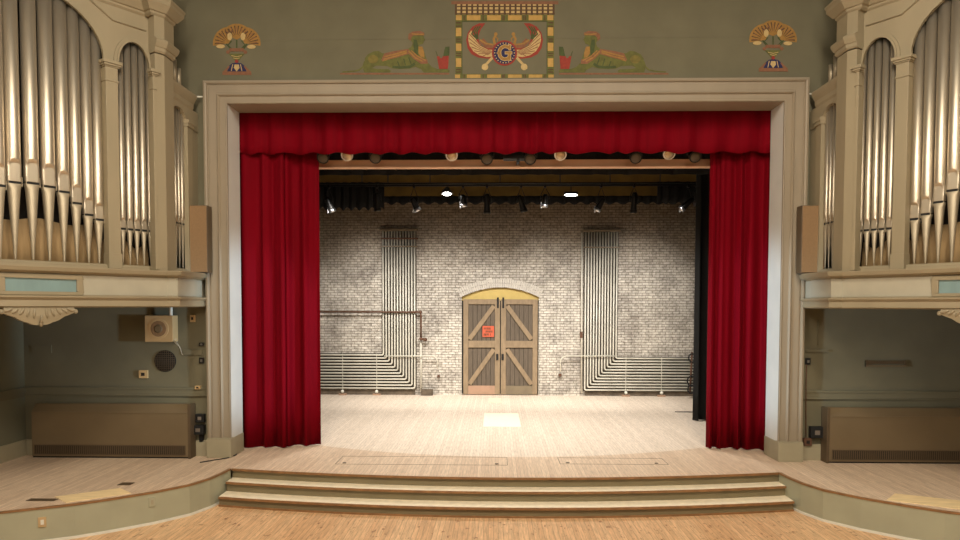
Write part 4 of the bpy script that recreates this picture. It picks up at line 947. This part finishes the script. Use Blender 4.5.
a, c = P(183, 347, YW), P(203, 355, YW); tag(MB().box((a.x, YW-.03, c.z), (c.x, YW, c.z+.10)).build('cable_shelf', 'plaster'), 'faint painted ledge near the left frame under the gallery', 'ledge', 'painted ledges in the wings')
a, c = P(32, 345, YW), P(52, 353, YW); tag(MB().box((a.x, YW-.02, c.z), (c.x, YW, a.z)).build('cable_shelf', 'plaster'), 'faint painted ledge deep in the left wing corner', 'ledge', 'painted ledges in the wings')
q = [zpt(238, 452), zpt(236, 455.5), zpt(228, 458.5), zpt(215, 460.5), zpt(200, 463)]
tubet([v+Vector((0, 0, .012)) for v in q], .010, 'black', 'floor_cable', 'thin black cable on the floor round the left frame foot', 'cable')

# ================================================================== LIGHT
def area(name, loc, target, size, power, col, sy=None, spread=PI):
    l = bpy.data.lights.new(name, 'AREA'); l.energy = power; l.color = col; l.size = size; l.spread = spread
    if sy: l.shape = 'RECTANGLE'; l.size_y = sy
    o = bpy.data.objects.new(name, l); COL.objects.link(o); o.location = loc
    o.rotation_euler = (Vector(target)-Vector(loc)).to_track_quat('-Z', 'Y').to_euler(); return o
def spot(name, loc, target, power, col, ang, blend=.5, r=.1):
    l = bpy.data.lights.new(name, 'SPOT'); l.energy = power; l.color = col; l.spot_size = math.radians(ang); l.spot_blend = blend; l.shadow_soft_size = r
    o = bpy.data.objects.new(name, l); COL.objects.link(o); o.location = loc
    o.rotation_euler = (Vector(target)-Vector(loc)).to_track_quat('-Z', 'Y').to_euler(); return o
WARM = (1.0, .88, .71); NEU = (1, .95, .88); COOL = (.64, .84, 1.0)
area('hall_ceiling_light', (-2.8, -8.2, 9.8), (-2.8, -8.2, 0), 1.5, 600, WARM, 3.2)
area('hall_ceiling_light', (2.8, -8.2, 9.8), (2.8, -8.2, 0), 1.5, 600, WARM, 3.2)
area('added_pipe_top_fill', (-2.2, -13.0, 10.0), (-3.4, -8.0, 4), 1.1, 200, WARM, 5)  # added unseen strips that carry the pipe highlights towards their tops
area('added_pipe_top_fill', (2.2, -13.0, 10.0), (3.4, -8.0, 4), 1.1, 200, WARM, 5)
area('added_pipe_highlight', (-2.0, -15.2, 6.6), (-6.4, -2, 5.8), .7, 80, WARM, 4.0, spread=math.radians(70))  # unseen tall lights, added to draw highlights down the organ pipes
area('added_pipe_highlight', (2.0, -15.2, 6.6), (6.4, -2, 5.8), .7, 80, WARM, 4.0, spread=math.radians(70))
for x, y in ((-2.7, -8.6), (2.7, -8.6), (-2.3, -11.8), (2.3, -11.8)):  # unseen point lights added to lift the highlights high on the pipes
    l = bpy.data.lights.new('added_point_fill', 'POINT'); l.energy = 330 if y > -10 else 200; l.color = WARM; l.shadow_soft_size = .45
    o = bpy.data.objects.new('added_point_fill', l); COL.objects.link(o); o.location = (x, y, 8.9)
spot('added_reveal_fill', (8.7, -5.4, 2.3), (-4.45, .3, 2.3), 6500, COOL, 15.5, .6, .4)  # added unseen cool spots to brighten the frame reveals; no door here
spot('added_reveal_fill', (-8.7, -5.4, 2.3), (4.45, .3, 2.3), 6500, COOL, 15.5, .6, .4)
for x in (-4.4, -1.5, 1.5, 4.4):
    spot('stage_flood', (x, 5.2, 5.72), (x*.95, 9.2, 1.3), 820, NEU, 84, .9, .2)
for x in (-2.6, 0, 2.6):
    spot('stage_downlight', (x, 3.6, 5.75), (x, 4.0, 0), 720, NEU, 130, .9, .25)
w = bpy.data.worlds.new('world'); scn.world = w; w.use_nodes = True
w.node_tree.nodes['Background'].inputs[0].default_value = (1, .86, .66, 1); w.node_tree.nodes['Background'].inputs[1].default_value = .05
scn.view_settings.view_transform = 'Standard'; scn.view_settings.look = 'None'; scn.view_settings.gamma = 1; scn.view_settings.exposure = 0.0
scn.view_settings.use_curve_mapping = False
